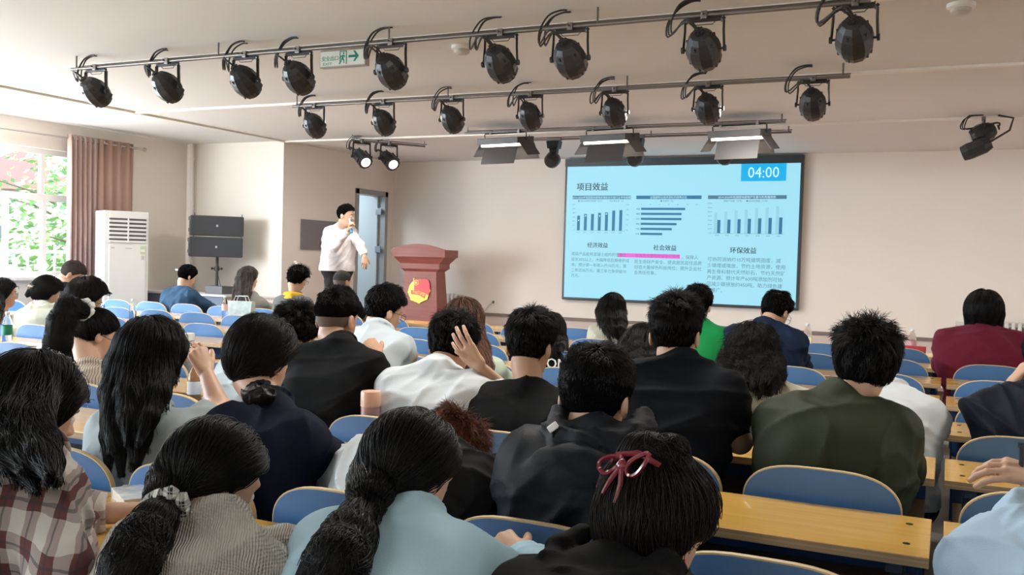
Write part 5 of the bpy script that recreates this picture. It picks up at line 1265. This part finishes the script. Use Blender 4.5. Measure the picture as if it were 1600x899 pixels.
# first full row
person('woman with very long straight black hair in a pale grey-mint T-shirt', (238, 554), 2.17, (232, 628), 2.10, 1, sw=.20, bow=.15, lod=0, seed=61, group=SEAT, top=dict(kind='tee', mat=MINT, fold=.004, slen=.75), hair=dict(style='long', line='ear', t=.024, part=(0,), n=1.6, K=18, curtain=dict(end=(194, 708, 1.98), w=.066, n=8, vary=.05, r=.024)),
    arms=(None, dict(elbow=PX(343, 640, 2.40), wrist=PX(322, 583, 2.45), hd=unit(PX(309, 552, 2.45)-PX(322, 583, 2.45)), hn=(-.8, .3, -.3), curl=(.7, .9, .6), fine=True)))
c = person('woman with a low black bun in a navy T-shirt', (407, 558), 2.26, (420, 622), 2.16, 1, sw=.200, bow=.22, lod=0, seed=62, group=SEAT, skin='mid', top=dict(kind='tee', mat=NAVY, fold=.0045, slen=.9), hair=dict(style='bun', line='up', t=.014, top=.004, col='soft', tie=(-.02, -.085, -.085), n=1.6, K=13, fluff=.008, jit=.12))
q = PX(404, 617, 2.10)
extra(c, 'hair_bun', lambda p: np.minimum(ell(p, q, (.056, .040, .030))+fold(p, 2, .006, 60, c['base']), 9), [q-.05, q+.05], .005, HM['soft'])
ringtube(c, 'hair_tie', PX(404, 603, 2.14), (0, -.3, 1), .026, .008, fab('tie_black', (.012, .012, .014)), .3)
person('person asleep on the desk, reddish hair, white and charcoal jacket', (692, 708), 2.46, (664, 694), 2.24, 1, sw=.235, bow=1.0, phi=.3, lod=0, seed=63, group=SEAT, top=dict(kind='jacket', mat=[WHT, fab('charcoal', (.014, .014, .0145))], sleeve='long', bag=.022, fold=.008, split=.060), arms=(dict(elbow=PX(538, 738, 2.28)), None), hair=short(col='red', t=.022, top=.012, len=.05, mess=.40, n=1.6))
c = person('man in a hooded slate-black rain jacket with white toggles', (930, 618), 2.20, (932, 680), 2.10, 1, sw=.235, bow=.22, hs=1.05, lod=0, seed=64, group=SEAT, skin='mid', top=dict(kind='hoodie', mat=SLATE, sleeve='long', bag=.018, fold=.0085, freq=13, hood=1.12), hair=short(t=.016, top=.006, len=.026, lift=.5, n=1.3))
for u, v, y in ((864, 668, 2.0), (1052, 696, 2.02)):
    p = PX(u, v, y)
    for _ in range(40):
        if c['garf'](p[None].astype(F32))[0] < .006: break
        p = p-unit(A3(O3)-p)*.01
    p = p-c['base']; MB().box(-.009, .009, -.004, .004, -.014, .014, Matrix.Translation(p) @ Matrix.Rotation(.9, 4, 'Y')).build('toggle', mat('toggle_white', (.75, .75, .72), .4), c['root'], bevel=.003)
    MB().tube([Vector(p), Vector(p)+Vector((.004, -.002, -.03)), Vector(p)+Vector((.012, 0, -.06))], .003, 5).build('cord', BLK, c['root'])
c = person('person in a light blue hoodie with a cream hood lining at the lower right', (1745, 770), 2.16, (1690, 838), 2.08, 1, sw=.235, bow=.3, lod=0, seed=65, group=SEAT, top=dict(kind='hoodie', mat=fab('baby_blue', (.43, .58, .72)), sleeve='long', bag=.020, fold=.0075, freq=12, hood=1.2), hair=short(),
    arms=(dict(elbow=PX(1650, 820, 2.50), wrist=PX(1625, 745, 2.58), hd=unit(PX(1592, 738, 2.56)-PX(1625, 745, 2.58)), hn=(0, .6, -.8), curl=(.35, .5, .4), fine=True), None))
extra(c, 'hood_lining', lambda p: ell(p, c['N']+A3((-.005, .02, .03)), (.115, .10, .060)), [c['N']-.14, c['N']+.14], .008, fab('lining_cream', (.66, .63, .52)))
# nearest people
c = person('woman with long black hair in a brown and white plaid shirt', (52, 630), 1.46, (30, 692), 1.36, 0, sw=.20, phi=.25, bow=.35, lod=0, seed=71, group=SEAT, top=dict(kind='shirt', mat=PLAID, sleeve='long', bag=.012, fold=.006, cuffback=.075), hair=dict(style='long', line='ear', t=.020, part=(0,), n=1.7, K=17, curtain=dict(end=(30, 740, 1.22), w=.10, n=7)),
    arms=(None, dict(elbow=A3(atZ(96, 915, .81)), wrist=A3(atZ(118, 806, .80)), hd=unit(A3(atZ(158, 776, .80))-A3(atZ(118, 806, .80))), hn=(.1, 0, -1), curl=(.35, .55, .4), spread=.09, fine=True, sc=.95)))
wv = c['W'][1]; ringtube(c, 'bracelet', wv-unit(wv-c['E'][1])*.005, wv-c['E'][1], .030, .0025, mat('gold', (.75, .5, .2), .25, .9))
c = person('woman in a ribbed beige knit, low ponytail in a checked scrunchie', (333, 745), 1.46, (335, 806), 1.36, 0, sw=.205, phi=.25, bow=.42, lod=0, seed=72, group=SEAT, top=dict(kind='tee', mat=KNIT, sleeve='long', bag=.010, fold=.006, freq=11), hair=dict(style='pony', line='up', t=.014, tie=(-.072, -.075, -.072), join=(-.035, -.060, -.035), n=1.9, K=15, locks=[[((256, 800, 1.30), .022), ((240, 818, 1.25), .030), ((222, 850, 1.21), .040), ((203, 890, 1.18), .044), ((188, 930, 1.16), .036), ((175, 965, 1.15), .016)]]))
ringtube(c, 'scrunchie', c['locks'][0][2][0], c['locks'][0][1][0]-c['locks'][0][3][0], .030, .017, CHECK, .6)
c = person('woman in a light blue shirt with a sleek black ponytail', (640, 733), 1.60, (640, 800), 1.50, 0, sw=.20, phi=.15, bow=.42, lod=0, seed=73, group=SEAT, top=dict(kind='tee', mat=SKY, sleeve='long', bag=.014, fold=.0065, freq=11), hair=dict(style='pony', line='up', t=.014, tie=(-.073, -.070, -.078), join=(-.03, -.060, -.045), n=2.0, K=15, locks=[[((575, 792, 1.46), .020), ((560, 810, 1.42), .026), ((545, 840, 1.38), .038), ((525, 880, 1.34), .046), ((505, 925, 1.32), .040), ((490, 965, 1.31), .020)]]),
    arms=(None, dict(elbow=PX(858, 925, 1.62), wrist=PX(812, 872, 1.80), hd=unit(PX(780, 846, 1.84)-PX(812, 872, 1.80)), hn=(-.2, .6, -.7), curl=(.75, 1.0, .7), fine=True, sc=.92)))
ringtube(c, 'hair_tie', c['locks'][0][2][0], c['locks'][0][1][0]-c['locks'][0][3][0], .025, .008, fab('tie_black', (.012, .012, .014)), .2)
c = person('woman in black with an upswept bun held by a dark red bow claw clip', (1022, 826), 1.66, (944, 898), 1.52, 0, sw=.20, phi=.45, bow=.45, lod=0, seed=74, group=SEAT, top=dict(kind='hoodie', mat=BLK, sleeve='long', bag=.012, fold=.006), hair=dict(style='up', line='up', t=.022, top=.006, tie=(-.03, -.05, .13), n=1.9, K=13, col='soft', hlocks=[[((-.05, -.06, .06), .035), ((-.03, -.06, .115), .030), ((.01, -.045, .13), .024), ((.03, -.03, .115), .016)]], fluff=.006))
clip = mat('clip_wine', (.16, .010, .022), .15, coat=.6)
b = MB(); o_ = 0; cz_ = -.028
def loopc(cx, cy_, cz, rx, rz, tilt, r=.0045, n=16): b.tube([(cx+math.cos(t)*rx*math.cos(tilt)-math.sin(t)*rz*math.sin(tilt), cy_+.004*math.sin(2*t), cz+math.cos(t)*rx*math.sin(tilt)+math.sin(t)*rz*math.cos(tilt)) for t in np.linspace(0, 2*math.pi, n+1)], r, 6, caps=False)
loopc(-.040, -.118, .105, .026, .015, .5); loopc(.020, -.115, .118, .028, .014, .9); b.ball((-.010, -.122, .108), (.010, .008, .012), 8, 6)
b.tube([(-.010, -.122, .106), (-.022, -.124, .075), (-.030, -.122, .050)], [.005, .005, .003], 6); b.tube([(-.008, -.122, .106), (.004, -.122, .072), (.002, -.120, .040)], [.005, .005, .003], 6)
b.tube([(-.05, -.10, .12), (-.075, -.08, .10), (-.080, -.085, .06)], .006, 6); b.tube([(-.04, -.11, .125), (.0, -.10, .14), (.04, -.08, .13)], .006, 6)
b.v = [(x, y-.006, z-.030) for x, y, z in b.v]; c['wl'](b, 'claw_clip', clip)
b = MB(); b.ball((.086, -.005, -.052), (.004, .006, .006), 8, 6).tube([(.087, -.002, -.035), (.089, .004, -.045), (.087, .006, -.055)], .0022, 5); c['wl'](b, 'earring', mat('ruby_pink', (.70, .02, .15), .2))

# ------------------------------------------------------------------ things on the desks
clear = mat('clear_plastic', (.92, .96, .98), .08, trans=1, ior=1.12)
def on_desk(u, v, z=.751): p = atZ(u, v, z); return (p.x, p.y, z)
def bottle(loc, h, r, m, cap, label, lab=None, labm=None, square=False):
    o = empty('bottle', loc, 0, label, 'bottle'); n = 20
    pr = [(r*.9, 0), (r, .008), (r, h*.22), (r*.95, h*.30), (r, h*.38), (r, h*.60), (r*.93, h*.68), (r*.70, h*.80), (r*.42, h*.89), (r*.36, h*.91), (r*.36, h*.94)]
    MB().lathe([(a, b) for a, b in pr], n).build('bottle_body', m, o, smooth=True)
    MB().lathe([(r*.44, h*.93), (r*.44, h), (r*.40, h*1.004)], 16).build('cap', cap, o, smooth=True)
    if labm: MB().lathe([(r*1.015, h*.34), (r*1.015, h*.62)], n, caps=False).build('paper_label', labm, o, smooth=True)
    if m is clear: MB().lathe([(r*.86, .006), (r*.94, .012), (r*.94, h*.52), (r*.9, h*.53)], n).build('water', mat('water', (.93, .97, 1), .03, trans=1, ior=1.2), o, smooth=True)
    return o
wcap = mat('cap_white', (.78, .80, .82), .4)
bottle(on_desk(11, 542), .235, .032, clear, wcap, 'clear water bottle with a green label at the left edge', labm=mat('label_leaf_green', (.02, .22, .09), .4))
bottle(on_desk(207, 506), .225, .031, clear, wcap, 'clear water bottle between the empty blue chairs at left')
bottle(on_desk(351, 497), .225, .031, clear, mat('cap_clear', (.8, .85, .86), .3), 'clear bottle with a pale pink label below the loudspeaker stand', labm=mat('label_blush', (.75, .50, .50), .4))
bottle(on_desk(303, 640), .20, .030, mat('amber_drink', (.30, .14, .06), .15), mat('cap_red', (.60, .02, .03), .35), 'bottle with a red cap behind the long-haired woman in grey-mint', labm=mat('label_white', (.75, .74, .72), .5))
bottle(on_desk(712, 672), .235, .033, mat('green_pet', (.0, .30, .10), .12, coat=.5), mat('cap_yellow', (.72, .58, .02), .35), 'green bottle with a yellow cap right of the white T-shirt')
bottle(on_desk(1261, 549), .225, .034, clear, wcap, 'clear water bottle right of the denim jacket, below the display corner')
bottle(on_desk(1424, 560), .225, .034, clear, wcap, 'clear water bottle in front of the red folder', labm=mat('label_pinkish', (.70, .35, .35), .4))
t_ = empty('tumbler', on_desk(578, 686), 0, 'rose-pink travel tumbler with a peach lid on a desk', 'cup')
MB().lathe([(.030, 0), (.036, .006), (.037, .12), (.0365, .125)], 24).build('cup_body', mat('tumbler_rose', (.45, .24, .22), .25, coat=.3), t_, smooth=True)
MB().lathe([(.0385, .125), (.0385, .175), (.036, .181), (.02, .184)], 24).build('lid', mat('tumbler_lid', (.70, .42, .30), .35), t_, smooth=True)
th_ = empty('thermos', on_desk(294, 585), 0, 'slim grey thermos standing behind the long black hair', 'cup')
MB().lathe([(.030, 0), (.031, .005), (.031, .19)], 20).build('cup_body', mat('thermos_grey', (.30, .30, .29), .35), th_, smooth=True)
MB().lathe([(.032, .19), (.032, .225), (.029, .23)], 20).build('lid', mat('thermos_lid', (.72, .72, .70), .35), th_, smooth=True)
bg_ = empty('paper_bag', on_desk(377, 503), .2, 'white and green patterned carrier bag standing on a desk', 'bag')
b = MB(); frus(b, .22, .10, 0, .26, .07, .20); b.build('bag_body', mat('bag_print', (.55, .62, .56), .5, noise=.5, nscale=14), bg_)
for s in (-1, 1): MB().tube([(-.07, .03*s, .20), (-.05, .03*s, .25), (.05, .03*s, .25), (.07, .03*s, .20)], .004, 6).build('handle', mat('bag_handle', (.7, .7, .68), .6), bg_)
q = on_desk(1404, 566); rf = empty('red_folder', (q[0]+.03, q[1]+.12, q[2]), -.1, 'upright red folder on the desk behind the clear bottle', 'folder')
MB().box(-.17, .15, 0, .012, 0, .12, Matrix.Rotation(R_(-12), 4, 'X')).build('cover', mat('folder_red', (.50, .015, .03), .45), rf, bevel=.002)
bk = empty('book', on_desk(243, 780), R_(-30), 'thick paperback with a black and white cover on the nearest desk', 'book')
MB().box(-.075, .075, -.10, .10, 0, .003).box(-.075, .075, -.10, .10, .024, .027).box(-.077, -.074, -.10, .10, 0, .027).build('cover', mat('book_cover', (.60, .62, .62), .4, noise=.75, nscale=30), bk)
MB().box(-.074, .073, -.098, .098, .003, .024).build('pages', mat('pages', (.62, .56, .44), .8), bk)
def sheet(u, v, w, l, rz, label, c=(.72, .74, .76)):
    o = MB().box(-w/2, w/2, -l/2, l/2, 0, .0015).build('paper_sheet', mat('paper_%.2f' % c[0], c, .7)); o.location = on_desk(u, v, .7515); o.rotation_euler.z = rz; tag(o, label, 'paper'); return o
sheet(40, 540, .42, .30, .2, 'white paper spread on the desk at the left edge')
sheet(222, 762, .12, .05, .5, 'small white paper slip beside the book')
sheet(548, 672, .30, .21, .3, 'white sheet of paper beside the pink tumbler')
sheet(340, 470, .30, .21, .7, 'white sheet in front of the denim shirt')
st_ = MB().box(-.035, .035, -.002, 0, -.02, .02).build('desk_sticker', mat('sticker_cream', (.75, .72, .50), .5)); p = atZ(347, 521, .74); st_.location = (p.x, p.y-.01, .737); tag(st_, 'small cream sticker on the front edge of a left desk', 'sticker')
ph_ = empty('pen', tuple(PX(1597, 704, 2.56)), 0, 'dark marker pen held upright in the hand at the right edge', 'pen')
MB().tube([(0, 0, -.05), (0, 0, .012)], .006, 8).build('barrel', mat('pen_dark', (.03, .03, .04), .3), ph_, smooth=True); MB().tube([(-.01, 0, .012), (.012, 0, .014)], .007, 8).build('pen_cap', mat('pen_dark', (.03, .03, .04), .3), ph_)
# ------------------------------------------------------------------ lettering becomes plain meshes
dg = bpy.context.evaluated_depsgraph_get(); dg.update()
for o in TXT:
    me = bpy.data.meshes.new_from_object(o.evaluated_get(dg)); n = bpy.data.objects.new('lettering', me); COL.objects.link(n)
    n.parent = o.parent; n.matrix_local = o.matrix_local.copy(); bpy.data.objects.remove(o)
